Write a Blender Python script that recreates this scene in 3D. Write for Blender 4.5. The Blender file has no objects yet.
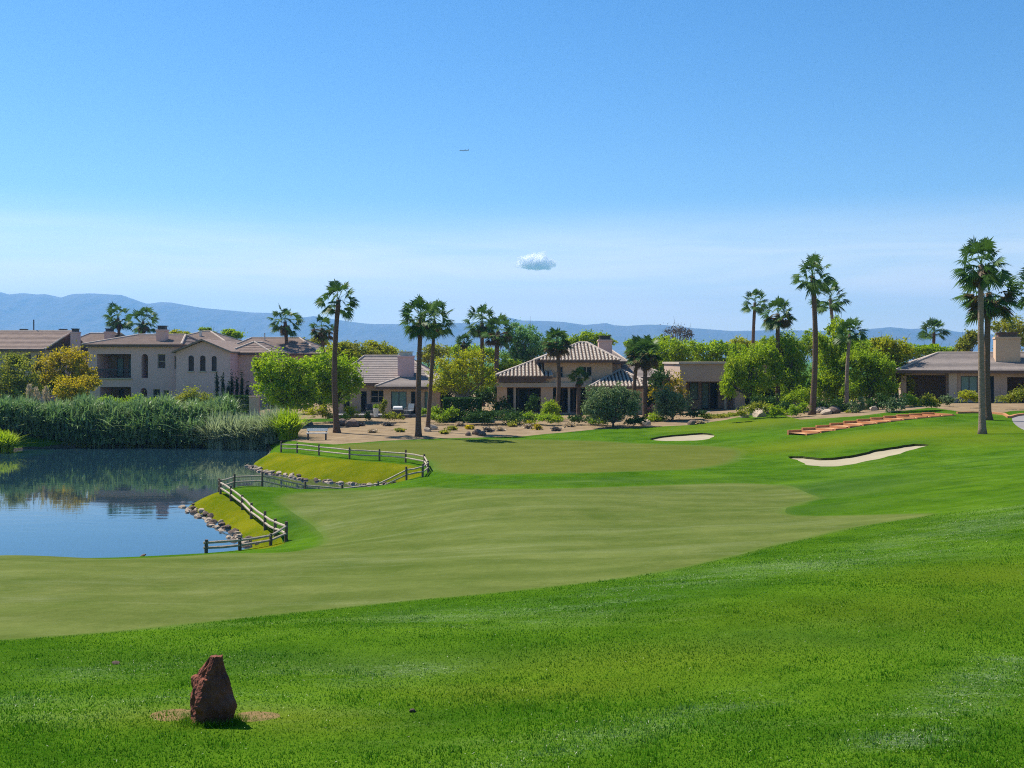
import bpy, math, random
import numpy as np
from mathutils import Vector, Matrix
R = math.radians
random.seed(7)
RNG = np.random.default_rng(11)
SC = bpy.context.scene
COL = SC.collection
F = 1100.0; CAMZ = 6.0            # focal length in pixels, eye height above the pond

# ------------------------------------------------------------------ camera, sky, sun, exposure
cam = bpy.data.cameras.new('camera'); camo = bpy.data.objects.new('camera', cam); COL.objects.link(camo)
camo.location = (0, 0, CAMZ); camo.rotation_euler = (R(90), 0, 0)
cam.sensor_width = 36.0; cam.lens = 36.0 * F / 1024.0; cam.shift_y = -24.0 / 1024.0
cam.clip_start = 0.1; cam.clip_end = 60000
SC.camera = camo
SUN_EL, SUN_AZ = R(53), R(-52)     # azimuth measured clockwise from straight ahead
SUNV = Vector((math.sin(SUN_AZ) * math.cos(SUN_EL), math.cos(SUN_AZ) * math.cos(SUN_EL), math.sin(SUN_EL)))
SKY_STRENGTH = 0.090; SUN_STRENGTH = 5.0; HAZE_DENSITY = 1.75e-4
SC.view_settings.view_transform = 'Standard'; SC.view_settings.look = 'None'
SC.view_settings.exposure = 0.74; SC.view_settings.gamma = 1.0
SC.render.engine = 'CYCLES'; SC.cycles.filter_width = 1.1; SC.cycles.use_denoising = False
SC.cycles.volume_bounces = 24; SC.cycles.max_bounces = 26; SC.cycles.diffuse_bounces = 4; SC.cycles.glossy_bounces = 3; SC.cycles.transparent_max_bounces = 16
world = bpy.data.worlds.new('World'); SC.world = world; world.use_nodes = True
def build_world():
    nt = world.node_tree; N = nt.nodes; L = nt.links
    for n in list(N): N.remove(n)
    out = N.new('ShaderNodeOutputWorld'); bg = N.new('ShaderNodeBackground')
    sky = N.new('ShaderNodeTexSky'); sky.sky_type = 'NISHITA'; sky.sun_disc = False
    sky.sun_elevation = SUN_EL; sky.sun_rotation = SUN_AZ
    sky.altitude = 700; sky.air_density = 1.0; sky.dust_density = 0.25; sky.ozone_density = 2.5
    tc = N.new('ShaderNodeTexCoord'); sep = N.new('ShaderNodeSeparateXYZ')
    L.new(tc.outputs['Generated'], sep.inputs[0])
    # thin cirrus veil low in the sky
    mp = N.new('ShaderNodeMapping'); mp.inputs['Scale'].default_value = (1.6, 1.6, 16.0)
    L.new(tc.outputs['Generated'], mp.inputs[0])
    nz = N.new('ShaderNodeTexNoise'); nz.inputs['Scale'].default_value = 2.1
    nz.inputs['Detail'].default_value = 7; nz.inputs['Roughness'].default_value = .58; nz.inputs['Distortion'].default_value = .4
    L.new(mp.outputs[0], nz.inputs['Vector'])
    band = N.new('ShaderNodeMapRange'); band.interpolation_type = 'SMOOTHSTEP'
    band.inputs[1].default_value = .148; band.inputs[2].default_value = .075; band.inputs[3].default_value = 0; band.inputs[4].default_value = 1
    L.new(sep.outputs['Z'], band.inputs[0])
    thr = N.new('ShaderNodeMapRange'); thr.interpolation_type = 'SMOOTHSTEP'
    thr.inputs[1].default_value = .22; thr.inputs[2].default_value = .74; thr.inputs[3].default_value = .30; thr.inputs[4].default_value = .82
    L.new(nz.outputs['Fac'], thr.inputs[0])
    mul = N.new('ShaderNodeMath'); mul.operation = 'MULTIPLY'
    L.new(band.outputs[0], mul.inputs[0]); L.new(thr.outputs[0], mul.inputs[1])
    mix = N.new('ShaderNodeMix'); mix.data_type = 'RGBA'
    hs = N.new('ShaderNodeHueSaturation'); hs.inputs['Saturation'].default_value = 1.34; hs.inputs['Value'].default_value = 1.0
    L.new(sky.outputs[0], hs.inputs['Color'])
    L.new(mul.outputs[0], mix.inputs['Factor']); L.new(hs.outputs[0], mix.inputs['A'])
    mix.inputs['B'].default_value = (8.8, 8.6, 8.4, 1)
    L.new(mix.outputs['Result'], bg.inputs['Color']); bg.inputs['Strength'].default_value = SKY_STRENGTH
    L.new(bg.outputs[0], out.inputs[0])
build_world()
sl = bpy.data.lights.new('sun', 'SUN'); slo = bpy.data.objects.new('sun', sl); COL.objects.link(slo)
sl.energy = SUN_STRENGTH; sl.angle = R(0.5); sl.color = (1.0, .93, .82)
slo.rotation_euler = SUNV.to_track_quat('Z', 'Y').to_euler(); slo.location = (0, 0, 60)

# ------------------------------------------------------------------ materials
def new_mat(name):
    m = bpy.data.materials.new(name); m.use_nodes = True
    nt = m.node_tree
    for n in list(nt.nodes): nt.nodes.remove(n)
    out = nt.nodes.new('ShaderNodeOutputMaterial')
    return m, nt, out
def noise_node(nt, coord, scale, detail=4, rough=.55, stretch=None, distortion=0):
    v = coord
    if stretch:
        mp = nt.nodes.new('ShaderNodeMapping'); mp.inputs['Scale'].default_value = stretch[:3]
        if len(stretch) > 3: mp.inputs['Rotation'].default_value = (0, 0, stretch[3])
        nt.links.new(coord, mp.inputs[0]); v = mp.outputs[0]
    n = nt.nodes.new('ShaderNodeTexNoise'); n.inputs['Scale'].default_value = scale
    n.inputs['Detail'].default_value = detail; n.inputs['Roughness'].default_value = rough; n.inputs['Distortion'].default_value = distortion
    nt.links.new(v, n.inputs['Vector']); return n.outputs['Fac']
def maprange(nt, fac, a, b, lo=0, hi=1):
    m = nt.nodes.new('ShaderNodeMapRange'); m.inputs[1].default_value = a; m.inputs[2].default_value = b
    m.inputs[3].default_value = lo; m.inputs[4].default_value = hi
    nt.links.new(fac, m.inputs[0]); return m.outputs[0]
def mixc(nt, fac, a, b, mode='MIX'):
    m = nt.nodes.new('ShaderNodeMix'); m.data_type = 'RGBA'; m.blend_type = mode
    for k, v in (('Factor', fac), ('A', a), ('B', b)):
        if isinstance(v, (int, float)): m.inputs[k].default_value = v
        elif isinstance(v, tuple): m.inputs[k].default_value = (v[0], v[1], v[2], 1)
        else: nt.links.new(v, m.inputs[k])
    return m.outputs['Result']
def coords(nt, kind='Object'):
    if kind == 'World':
        return nt.nodes.new('ShaderNodeNewGeometry').outputs['Position']
    return nt.nodes.new('ShaderNodeTexCoord').outputs[kind]
def bump(nt, fac, strength, dist):
    b = nt.nodes.new('ShaderNodeBump'); b.inputs['Strength'].default_value = strength; b.inputs['Distance'].default_value = dist
    nt.links.new(fac, b.inputs['Height']); return b.outputs[0]
def simple(name, col, col2=None, rough=.8, scale=3.0, bscale=40, bstr=.3, bdist=.02, spec=.3, stretch=None, metallic=0):
    m, nt, out = new_mat(name)
    p = nt.nodes.new('ShaderNodeBsdfPrincipled'); c = coords(nt, 'Object')
    col2 = col2 or tuple(x * .78 for x in col)
    f = maprange(nt, noise_node(nt, c, scale, 6, .62, stretch), .3, .7)
    nt.links.new(mixc(nt, f, col, col2), p.inputs['Base Color'])
    p.inputs['Roughness'].default_value = rough; p.inputs['Specular IOR Level'].default_value = spec; p.inputs['Metallic'].default_value = metallic
    if bstr: nt.links.new(bump(nt, noise_node(nt, c, bscale, 4), bstr, bdist), p.inputs['Normal'])
    nt.links.new(p.outputs[0], out.inputs[0]); return m
def leafmat(name, c1, c2, c3=None, trans=.52, gloss=.010, nscale=.8):
    m, nt, out = new_mat(name); N = nt.nodes; L = nt.links
    g = N.new('ShaderNodeNewGeometry')
    base = mixc(nt, g.outputs['Random Per Island'], c1, c2)
    if c3:
        f = maprange(nt, noise_node(nt, coords(nt, 'Object'), nscale, 3), .45, .68)
        base = mixc(nt, f, base, c3)
    d = N.new('ShaderNodeBsdfDiffuse'); t = N.new('ShaderNodeBsdfTranslucent'); gl = N.new('ShaderNodeBsdfGlossy')
    L.new(base, d.inputs[0])
    L.new(mixc(nt, .5, base, (c1[0] * 1.5, c1[1] * 1.35, c1[2] * .6)), t.inputs[0])
    gl.inputs['Roughness'].default_value = .42; gl.inputs[0].default_value = (1, 1, 1, 1)
    a = N.new('ShaderNodeMixShader'); a.inputs[0].default_value = trans; L.new(d.outputs[0], a.inputs[1]); L.new(t.outputs[0], a.inputs[2])
    b = N.new('ShaderNodeMixShader'); b.inputs[0].default_value = gloss; L.new(a.outputs[0], b.inputs[1]); L.new(gl.outputs[0], b.inputs[2])
    L.new(b.outputs[0], out.inputs[0]); return m
def blademat(name, c1, c2, c3, trans, gloss, nscale):
    m, nt, out = new_mat(name); N = nt.nodes; L = nt.links; g = N.new('ShaderNodeNewGeometry'); w = coords(nt, 'World')
    base = mixc(nt, g.outputs['Random Per Island'], c1, c2)
    base = mixc(nt, maprange(nt, noise_node(nt, w, nscale, 4, .6), .40, .66), base, c3)
    base = mixc(nt, maprange(nt, noise_node(nt, w, 3.2, 3, .6), .42, .66, 0, .6), base, (.030, .115, .008))
    def at(n): a = N.new('ShaderNodeAttribute'); a.attribute_name = n; return a.outputs['Fac']
    base = mixc(nt, at('dry'), base, (.155, .215, .02)); base = mixc(nt, at('lush'), base, (.02, .10, .008))
    r2 = N.new('ShaderNodeMath'); r2.operation = 'GREATER_THAN'; L.new(g.outputs['Random Per Island'], r2.inputs[0]); r2.inputs[1].default_value = .45
    b2 = maprange(nt, noise_node(nt, w, 2.2, 6, .7, (.35, 1, 1, R(-14))), .42, .66)
    m1 = N.new('ShaderNodeMath'); m1.operation = 'MULTIPLY'; L.new(r2.outputs[0], m1.inputs[0]); L.new(b2, m1.inputs[1])
    m2 = N.new('ShaderNodeMath'); m2.operation = 'MULTIPLY'; L.new(m1.outputs[0], m2.inputs[0]); L.new(at('clip'), m2.inputs[1])
    base = mixc(nt, m2.outputs[0], base, (.27, .35, .20))  # clip streaks: grass sheen painted as paler blades
    d = N.new('ShaderNodeBsdfDiffuse'); t = N.new('ShaderNodeBsdfTranslucent'); L.new(base, d.inputs[0]); L.new(base, t.inputs[0])
    a = N.new('ShaderNodeMixShader'); a.inputs[0].default_value = trans; L.new(d.outputs[0], a.inputs[1]); L.new(t.outputs[0], a.inputs[2])
    L.new(a.outputs[0], out.inputs[0]); return m
M = {}
def turf(name, base, dark, light, fleck=None, fleck_amt=0, streak_rot=0.0, bstr=.5, spec=.25, attrs=False, edge=None, bands=None):
    m, nt, out = new_mat(name); p = nt.nodes.new('ShaderNodeBsdfPrincipled'); w = coords(nt, 'World')
    big = maprange(nt, noise_node(nt, w, .16, 5, .6), .36, .66)
    mid = maprange(nt, noise_node(nt, w, 1.1, 5, .65, (1, .55, 1)), .34, .68)
    fine = maprange(nt, noise_node(nt, w, 26, 3, .7), .3, .72)
    c = mixc(nt, big, base, light); c = mixc(nt, mid, c, dark)
    c = mixc(nt, maprange(nt, fine, 0, 1, 0, .5), c, tuple(x * .55 for x in dark))
    c = mixc(nt, maprange(nt, noise_node(nt, w, 7.5, 6, .85, (1, .5, 1)), .36, .66, 0, .55), c, tuple(x * .62 for x in dark))
    c = mixc(nt, maprange(nt, noise_node(nt, w, .5, 6, .72, (.6, .8, 1, R(-9))), .42, .66, 0, .38), c, tuple(x * 1.22 for x in light))
    if bands:
        wv = nt.nodes.new('ShaderNodeTexWave'); mpw = nt.nodes.new('ShaderNodeMapping'); mpw.inputs['Rotation'].default_value = (0, 0, bands[1]); nt.links.new(w, mpw.inputs[0]); nt.links.new(mpw.outputs[0], wv.inputs['Vector'])
        wv.bands_direction = 'Y'; wv.inputs['Scale'].default_value = bands[0]; wv.inputs['Distortion'].default_value = 1.6; wv.inputs['Detail'].default_value = 3; wv.inputs['Detail Scale'].default_value = .6
        c = mixc(nt, maprange(nt, wv.outputs['Fac'], .35, .65, 0, bands[2]), c, tuple(x * .70 for x in dark))
    if edge:
        ea = nt.nodes.new('ShaderNodeAttribute'); ea.attribute_name = 'edge'; en = nt.nodes.new('ShaderNodeMath'); en.operation = 'ADD'
        nt.links.new(ea.outputs['Fac'], en.inputs[0]); nt.links.new(maprange(nt, noise_node(nt, w, 1.8, 5, .65), .25, .75, -.35, .35), en.inputs[1])
        c = mixc(nt, maprange(nt, en.outputs[0], .25, .85, 0, edge[3]), c, edge[:3])
    st = noise_node(nt, w, 1.0, 6, .7, (.16, .62, 1, streak_rot), .8)
    if fleck:  # mown streaks and grass sheen, put into the colour as pale flecks
        f = maprange(nt, st, .53, .70)
        g = maprange(nt, noise_node(nt, w, 34, 2, .7), .46, .60)
        mu = nt.nodes.new('ShaderNodeMath'); mu.operation = 'MULTIPLY'; nt.links.new(f, mu.inputs[0]); nt.links.new(g, mu.inputs[1])
        c = mixc(nt, maprange(nt, mu.outputs[0], 0, 1, 0, fleck_amt), c, fleck)
        c = mixc(nt, maprange(nt, f, 0, 1, 0, fleck_amt * .4), c, fleck)
    if attrs:
        def at(n): a = nt.nodes.new('ShaderNodeAttribute'); a.attribute_name = n; return a.outputs['Fac']
        c = mixc(nt, at('dry'), c, (.135, .165, .012)); c = mixc(nt, at('lush'), c, (.034, .080, .016))
        g2 = maprange(nt, noise_node(nt, w, 30, 3, .75, (.6, 1, 1)), .45, .62); b2 = maprange(nt, noise_node(nt, w, 2.2, 6, .7, (.35, 1, 1, R(-14))), .42, .66)
        m1 = nt.nodes.new('ShaderNodeMath'); m1.operation = 'MULTIPLY'; nt.links.new(g2, m1.inputs[0]); nt.links.new(b2, m1.inputs[1])
        m2 = nt.nodes.new('ShaderNodeMath'); m2.operation = 'MULTIPLY'; nt.links.new(m1.outputs[0], m2.inputs[0]); nt.links.new(at('clip'), m2.inputs[1])
        c = mixc(nt, m2.outputs[0], c, (.20, .27, .14))  # clip streaks: silvery sheen on mown grass painted into the colour
    nt.links.new(c, p.inputs['Base Color']); p.inputs['Roughness'].default_value = 1; p.inputs['Specular IOR Level'].default_value = 0.0
    h = nt.nodes.new('ShaderNodeMath'); h.operation = 'ADD'
    nt.links.new(noise_node(nt, w, 40, 3, .7), h.inputs[0]); nt.links.new(noise_node(nt, w, 5, 4, .7), h.inputs[1])
    nt.links.new(bump(nt, h.outputs[0], bstr, .05), p.inputs['Normal'])
    nt.links.new(p.outputs[0], out.inputs[0]); return m
M['rough'] = turf('rough_turf', (0.060, 0.151, 0.009), (0.035, 0.101, 0.006), (0.106, 0.196, 0.012), (0.185, 0.246, 0.081), .30, R(-14), attrs=True, edge=(.080, .128, .022, .75))
M['fairway'] = turf('fairway_turf', (0.118, 0.154, 0.036), (0.085, 0.125, 0.025), (0.157, 0.178, 0.056), (0.205, 0.232, 0.117), .4, R(-4), .3, edge=(.080, .128, .022, .8), bands=(.14, R(7), .26))
M['green'] = turf('green_turf', (0.116, 0.142, 0.027), (0.103, 0.131, 0.023), (0.137, 0.152, 0.036), None, 0, 0, .1, edge=(.080, .128, .022, .8), bands=(.10, R(-4), .16))
M['bank'] = turf('bank_turf', (0.156, 0.184, 0.005), (0.101, 0.152, 0.005), (0.230, 0.208, 0.011), None, 0, 0, .7)
M['lawn'] = turf('lawn_turf', (.055, .135, .014), (.035, .10, .010), (.11, .16, .02), None, 0, 0, .4)
M['desert'] = simple('desert_gravel', (0.299, 0.220, 0.129), (0.178, 0.124, 0.071), .95, .9, 18, .6, .05, .1)
M['sand'] = simple('bunker_sand', (0.356, 0.313, 0.209), (0.300, 0.257, 0.171), .95, .8, 12, .4, .03, .1)
M['lip'] = simple('bunker_lip_earth', (.050, .062, .016), (.030, .040, .010), .95, 3, 20, .6, .05, .1)
M['soil'] = simple('bare_soil', (.30, .17, .08), (.09, .10, .025), .95, 5, 40, .8, .03, .1)
M['mud'] = simple('wet_pond_mud', (.055, .048, .032), (.10, .085, .05), .8, 2, 20, .5, .03, .3)
M['path'] = simple('cart_path_concrete', (.25, .23, .22), (.20, .185, .18), .9, .7, 30, .2, .01, .2)
M['leaf_mesquite'] = leafmat('bright_green_leaves', (0.199, 0.349, 0.009), (0.351, 0.471, 0.014), (0.444, 0.510, 0.014))
M['leaf_paloverde'] = leafmat('yellow_green_leaves', (0.243, 0.298, 0.010), (0.418, 0.437, 0.016), (0.549, 0.495, 0.021))
M['leaf_yellow'] = leafmat('yellowing_leaves', (0.345, 0.300, 0.009), (0.527, 0.401, 0.013), (0.237, 0.234, 0.013))
M['leaf_olive'] = leafmat('olive_leaves', (0.173, 0.223, 0.021), (0.319, 0.339, 0.040), (0.393, 0.350, 0.043))
M['leaf_grey'] = leafmat('grey_green_leaves', (0.093, 0.156, 0.066), (0.208, 0.282, 0.122), (0.271, 0.333, 0.131), .22)
M['leaf_mid'] = leafmat('mid_green_leaves', (0.152, 0.270, 0.013), (0.304, 0.431, 0.021), (0.402, 0.485, 0.023))
M['leaf_fresh'] = leafmat('fresh_green_leaves', (0.187, 0.312, 0.009), (0.349, 0.458, 0.017), (0.453, 0.521, 0.023))
M['leaf_dark'] = leafmat('dark_green_leaves', (0.032, 0.080, 0.016), (0.065, 0.131, 0.023), (0.087, 0.160, 0.030), .2)
M['leaf_eucalyptus'] = leafmat('blue_green_leaves', (0.089, 0.213, 0.078), (0.187, 0.351, 0.124), (0.250, 0.423, 0.136))
M['leaf_cypress'] = leafmat('cypress_leaves', (.014, .032, .014), (.028, .052, .02), None, .1)
M['leaf_bare'] = leafmat('bare_twigs', (.13, .12, .11), (.20, .18, .16), None, .05)
M['palm_green'] = leafmat('palm_frond_green', (0.035, 0.091, 0.018), (0.084, 0.166, 0.031), (0.105, 0.175, 0.039), .30, .012, .9)
M['palm_brown'] = leafmat('palm_frond_browning', (0.104, 0.072, 0.036), (0.176, 0.120, 0.064), (0.056, 0.080, 0.024), .25, .01, 1.3)
M['palm_dead'] = leafmat('palm_frond_dead', (0.085, 0.060, 0.035), (0.150, 0.110, 0.065), None, .15, .005)
M['reed'] = leafmat('reed_leaves', (0.065, 0.156, 0.046), (0.221, 0.325, 0.122), (0.325, 0.400, 0.166), .38, .025, .35)
M['reed_low'] = leafmat('shore_weeds', (.12, .15, .025), (.22, .22, .05), None, .3)
M['pampas'] = leafmat('pampas_leaves', (.20, .27, .15), (.42, .48, .32), None, .45, .05)
M['plume'] = leafmat('reed_plumes', (.42, .34, .24), (.58, .48, .36), None, .3)
M['blade'] = blademat('grass_blades', (0.043, 0.157, 0.007), (0.112, 0.272, 0.014), (0.069, 0.207, 0.008), .42, .012, .6)
M['sheen_fleck'] = leafmat('painted_sheen_flecks', (.30, .36, .18), (.55, .56, .38), None, .3, .01)  # pale colour standing in for sparkle on the grass
M['palm_bark'] = simple('palm_bark', (0.178, 0.115, 0.077), (0.086, 0.055, 0.038), .95, 5, 14, .9, .05, .1, (1, 1, 5))
M['palm_bark_pale'] = simple('palm_bark_pale', (0.306, 0.229, 0.172), (0.170, 0.122, 0.089), .95, 5, 14, .9, .05, .1, (1, 1, 5))
M['bark'] = simple('tree_bark', (.12, .095, .075), (.06, .048, .04), .95, 6, 18, .8, .04, .1)
M['bark_pale'] = simple('tree_bark_pale', (.30, .25, .20), (.17, .14, .11), .95, 6, 18, .6, .04, .1)
M['stucco_grey'] = simple('stucco_grey_tan', (0.679, 0.438, 0.425), (0.585, 0.377, 0.364), .95, .5, 60, .25, .01, .1)
M['stucco_pink'] = simple('stucco_pinkish', (0.647, 0.435, 0.370), (0.551, 0.365, 0.315), .95, .5, 60, .25, .01, .1)
M['stucco_tan'] = simple('stucco_tan', (0.589, 0.408, 0.276), (0.512, 0.349, 0.233), .95, .5, 60, .25, .01, .1)
M['stucco_taupe'] = simple('stucco_taupe', (0.479, 0.361, 0.284), (0.402, 0.302, 0.243), .95, .5, 60, .25, .01, .1)
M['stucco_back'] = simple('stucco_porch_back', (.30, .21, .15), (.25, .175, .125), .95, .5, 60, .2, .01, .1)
M['trim'] = simple('trim_beige', (.48, .40, .32), (.41, .34, .27), .85, .8, 40, .15, .01, .2)
M['fascia'] = simple('fascia_brown', (.16, .105, .085), (.12, .08, .065), .8, 2, 40, .2, .01, .2)
M['tile_brown'] = simple('roof_tile_brown', (.275, .205, .165), (.19, .14, .12), .9, 1.6, 9, .9, .06, .15)
M['tile_grey'] = simple('roof_tile_grey', (.30, .255, .225), (.225, .19, .175), .9, 1.8, 9, .9, .06, .15)
M['tile_pale'] = simple('roof_tile_pale_barrel', (0.470, 0.414, 0.343), (0.353, 0.295, 0.238), .9, 2.2, 30, .4, .02, .15)
M['tile_gap'] = simple('roof_underlay', (.12, .08, .065), (.08, .055, .045), .95, 2, 30, .2, .02, .1)
M['ridge'] = simple('ridge_tile', (.47, .39, .33), (.36, .30, .25), .9, 2, 30, .3, .02, .15)
M['metal'] = simple('galvanised_metal', (.48, .48, .47), (.38, .38, .38), .5, 3, 30, .1, .005, .5, None, .6)
M['dark_metal'] = simple('dark_metal', (.035, .035, .04), (.05, .05, .055), .55, 3, 30, .1, .005, .4)
M['white_paint'] = simple('white_paint', (.78, .77, .74), (.66, .65, .62), .6, 3, 30, .1, .005, .4)
M['wood_post'] = simple('weathered_post', (.19, .145, .11), (.10, .075, .058), .95, 9, 30, .7, .02, .1, (1, 1, .2))
M['wood_rail'] = simple('weathered_rail', (0.482, 0.414, 0.327), (0.287, 0.235, 0.184), .95, 7, 30, .6, .02, .1)
M['terracotta'] = simple('terracotta_timber', (0.524, 0.240, 0.104), (0.393, 0.173, 0.079), .9, 2.5, 22, .5, .02, .15)
M['terracotta_bed'] = simple('orange_granite_fill', (0.551, 0.309, 0.153), (0.441, 0.232, 0.113), .95, 1.8, 22, .6, .03, .1)
M['rock_red'] = simple('red_lava_rock', (0.280, 0.090, 0.052), (0.104, 0.036, 0.026), .9, 9, 26, 1.0, .03, .2)
M['stone'] = simple('pale_stone', (.58, .47, .35), (.36, .28, .21), .95, 3, 12, .8, .05, .1)
M['stone_dark'] = simple('brown_stone', (.24, .175, .135), (.13, .095, .075), .95, 3, 12, .8, .05, .1)
M['plane'] = simple('aircraft_skin', (.25, .27, .30), (.2, .22, .25), .4, .1, 1, 0, .01, .4)
M['mountain'] = simple('desert_mountain', (.13, .105, .095), (.07, .06, .055), .95, .004, .02, 1.0, 20, .05)
def glassmat(name, tint, rough=.08):
    m, nt, out = new_mat(name); p = nt.nodes.new('ShaderNodeBsdfPrincipled')
    p.inputs['Base Color'].default_value = (*tint, 1); p.inputs['Roughness'].default_value = rough; p.inputs['Specular IOR Level'].default_value = .12
    nt.links.new(bump(nt, noise_node(nt, coords(nt), 1.2, 2), .06, .02), p.inputs['Normal'])
    nt.links.new(p.outputs[0], out.inputs[0]); return m
M['glass'] = glassmat('dark_window_glass', (.018, .022, .03))
M['glass_teal'] = glassmat('teal_window_glass', (.17, .27, .25), .15)
def watermat():
    m, nt, out = new_mat('pond_water'); p = nt.nodes.new('ShaderNodeBsdfPrincipled'); w = coords(nt, 'World')
    p.inputs['Base Color'].default_value = (.010, .030, .048, 1); p.inputs['Roughness'].default_value = .03
    p.inputs['IOR'].default_value = 1.5; p.inputs['Specular IOR Level'].default_value = .5
    a = noise_node(nt, w, .9, 3, .5, (.55, 1.6, 1)); b = noise_node(nt, w, .09, 3, .5, (.5, 1.8, 1))
    mu = nt.nodes.new('ShaderNodeMath'); mu.operation = 'MULTIPLY'; nt.links.new(a, mu.inputs[0])
    nt.links.new(maprange(nt, b, .42, .7, .25, 1), mu.inputs[1])
    nt.links.new(bump(nt, mu.outputs[0], .06, .10), p.inputs['Normal'])
    nt.links.new(p.outputs[0], out.inputs[0]); return m
M['water'] = watermat()

# ------------------------------------------------------------------ object helpers
def tag(o, label=None, cat=None, group=None, kind=None):
    if label: o['label'] = label
    if cat: o['category'] = cat
    if group: o['group'] = group
    if kind: o['kind'] = kind
    return o
def link_mesh(name, verts, faces, mat, parent=None, smooth=False, loc=None):
    me = bpy.data.meshes.new(name); me.from_pydata([tuple(v) for v in verts], [], [tuple(f) for f in faces]); me.update()
    if smooth:
        me.polygons.foreach_set('use_smooth', [True] * len(me.polygons))
    me.materials.append(mat)
    o = bpy.data.objects.new(name, me); COL.objects.link(o)
    if parent: o.parent = parent
    if loc is not None: o.location = loc
    return o
def np_mesh(name, V, nper, mat, parent=None, loc=None):
    """V (n, nper, 3): n separate faces of nper corners"""
    n = len(V); me = bpy.data.meshes.new(name)
    me.vertices.add(n * nper); me.vertices.foreach_set('co', np.ascontiguousarray(V, dtype=np.float32).ravel())
    me.loops.add(n * nper); me.loops.foreach_set('vertex_index', np.arange(n * nper, dtype=np.int32))
    me.polygons.add(n); me.polygons.foreach_set('loop_start', np.arange(0, n * nper, nper, dtype=np.int32))
    me.update(calc_edges=True); me.validate()
    me.materials.append(mat)
    o = bpy.data.objects.new(name, me); COL.objects.link(o)
    if parent: o.parent = parent
    if loc is not None: o.location = loc
    return o
def empty(name, loc, rz=0):
    o = bpy.data.objects.new(name, None); COL.objects.link(o); o.location = loc; o.rotation_euler = (0, 0, rz); o.empty_display_size = .3
    return o
def copy_tree(o, parent=None):
    c = o.copy(); COL.objects.link(c)
    if parent: c.parent = parent
    for ch in list(o.children): copy_tree(ch, c)
    return c
class MB:
    def __init__(s): s.v = []; s.f = []
    def add(s, vs, fs):
        b = len(s.v); s.v += [tuple(v) for v in vs]; s.f += [tuple(i + b for i in f) for f in fs]
    def quad(s, *p): s.add(p, [tuple(range(len(p)))])
    def box(s, x0, x1, y0, y1, z0, z1):
        s.add([(x0, y0, z0), (x1, y0, z0), (x1, y1, z0), (x0, y1, z0), (x0, y0, z1), (x1, y0, z1), (x1, y1, z1), (x0, y1, z1)],
              [(0, 3, 2, 1), (4, 5, 6, 7), (0, 1, 5, 4), (1, 2, 6, 5), (2, 3, 7, 6), (3, 0, 4, 7)])
    def tube(s, pts, rad, n=7, cap=True):
        pts = [Vector(p) for p in pts]; b = len(s.v); k = len(pts)
        for i, p in enumerate(pts):
            t = (pts[min(i + 1, k - 1)] - pts[max(i - 1, 0)])
            if t.length < 1e-6: t = Vector((0, 0, 1))
            t.normalize(); a = t.cross(Vector((0, 1, 0) if abs(t.y) < .9 else (1, 0, 0))).normalized(); c = t.cross(a)
            for j in range(n):
                q = p + (a * math.cos(2 * math.pi * j / n) + c * math.sin(2 * math.pi * j / n)) * rad[i]
                s.v.append(tuple(q))
        for i in range(k - 1):
            for j in range(n):
                s.f.append((b + i * n + j, b + i * n + (j + 1) % n, b + (i + 1) * n + (j + 1) % n, b + (i + 1) * n + j))
        if cap:
            s.f.append(tuple(b + j for j in range(n - 1, -1, -1))); s.f.append(tuple(b + (k - 1) * n + j for j in range(n)))
    def build(s, name, mat, parent=None, smooth=False, loc=None): return link_mesh(name, s.v, s.f, mat, parent, smooth, loc)

# ------------------------------------------------------------------ terrain
CTRL = []
def cp(px, py, d): CTRL.append(((px - 512) * d / F, d, CAMZ - (py - 360) * d / F))
def cz(x, y, z): CTRL.append((x, y, z))
for a in [(0, 768, 5.8), (0, 700, 8.0), (0, 640, 11), (0, 600, 15), (0, 570, 20), (0, 553.5, 24.5),
          (211, 768, 5.75), (211, 723, 6.95), (211, 640, 10.9), (211, 600, 14.8), (211, 570, 20), (225, 554, 25.5),
          (360, 768, 5.7), (360, 640, 10.7), (360, 580, 17.2), (345, 553, 23.5), (330, 520, 35), (330, 500, 43),
          (512, 768, 5.6), (512, 700, 7.6), (512, 640, 10.5), (512, 590, 15), (512, 550, 21.5), (512, 520, 28), (512, 490, 39), (512, 470, 49.5), (512, 455, 59), (512, 440, 71), (512, 432, 78), (512, 416, 92),
          (420, 490, 43), (420, 520, 31), (430, 470, 51), (430, 455, 59), (420, 440, 71), (420, 430, 79), (380, 417, 92),
          (650, 700, 7.3), (650, 640, 10), (650, 580, 15.5), (650, 550, 20.5), (650, 520, 27.5), (650, 490, 38), (650, 470, 48), (650, 455, 57), (650, 443, 67), (660, 428, 78), (700, 412, 93),
          (780, 700, 7), (780, 620, 10.6), (780, 560, 17), (780, 530, 23.5), (780, 516, 28), (790, 500, 34), (790, 480, 43), (770, 460, 54), (770, 445, 62), (760, 430, 72), (760, 415, 84),
          (900, 700, 6.6), (900, 600, 11.5), (900, 545, 18.5), (900, 515, 25.5), (900, 490, 34), (880, 468, 45), (880, 445, 56), (880, 430, 63), (870, 420, 70), (850, 410, 82),
          (1024, 768, 5.1), (1024, 640, 9.3), (1024, 560, 14.5), (1024, 505, 23.5), (1024, 470, 36), (1024, 440, 53), (983, 434, 58), (1024, 420, 66), (960, 414, 71), (960, 403, 86), (1024, 405, 82),
          (290, 541, 32.2), (255, 505, 41.5), (222, 489, 45.5), (305, 484, 50), (380, 481, 51), (282, 452, 63), (350, 460, 57), (380, 452, 61.5), (320, 440, 71), (300, 425, 84)]:
    cp(*a)
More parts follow.
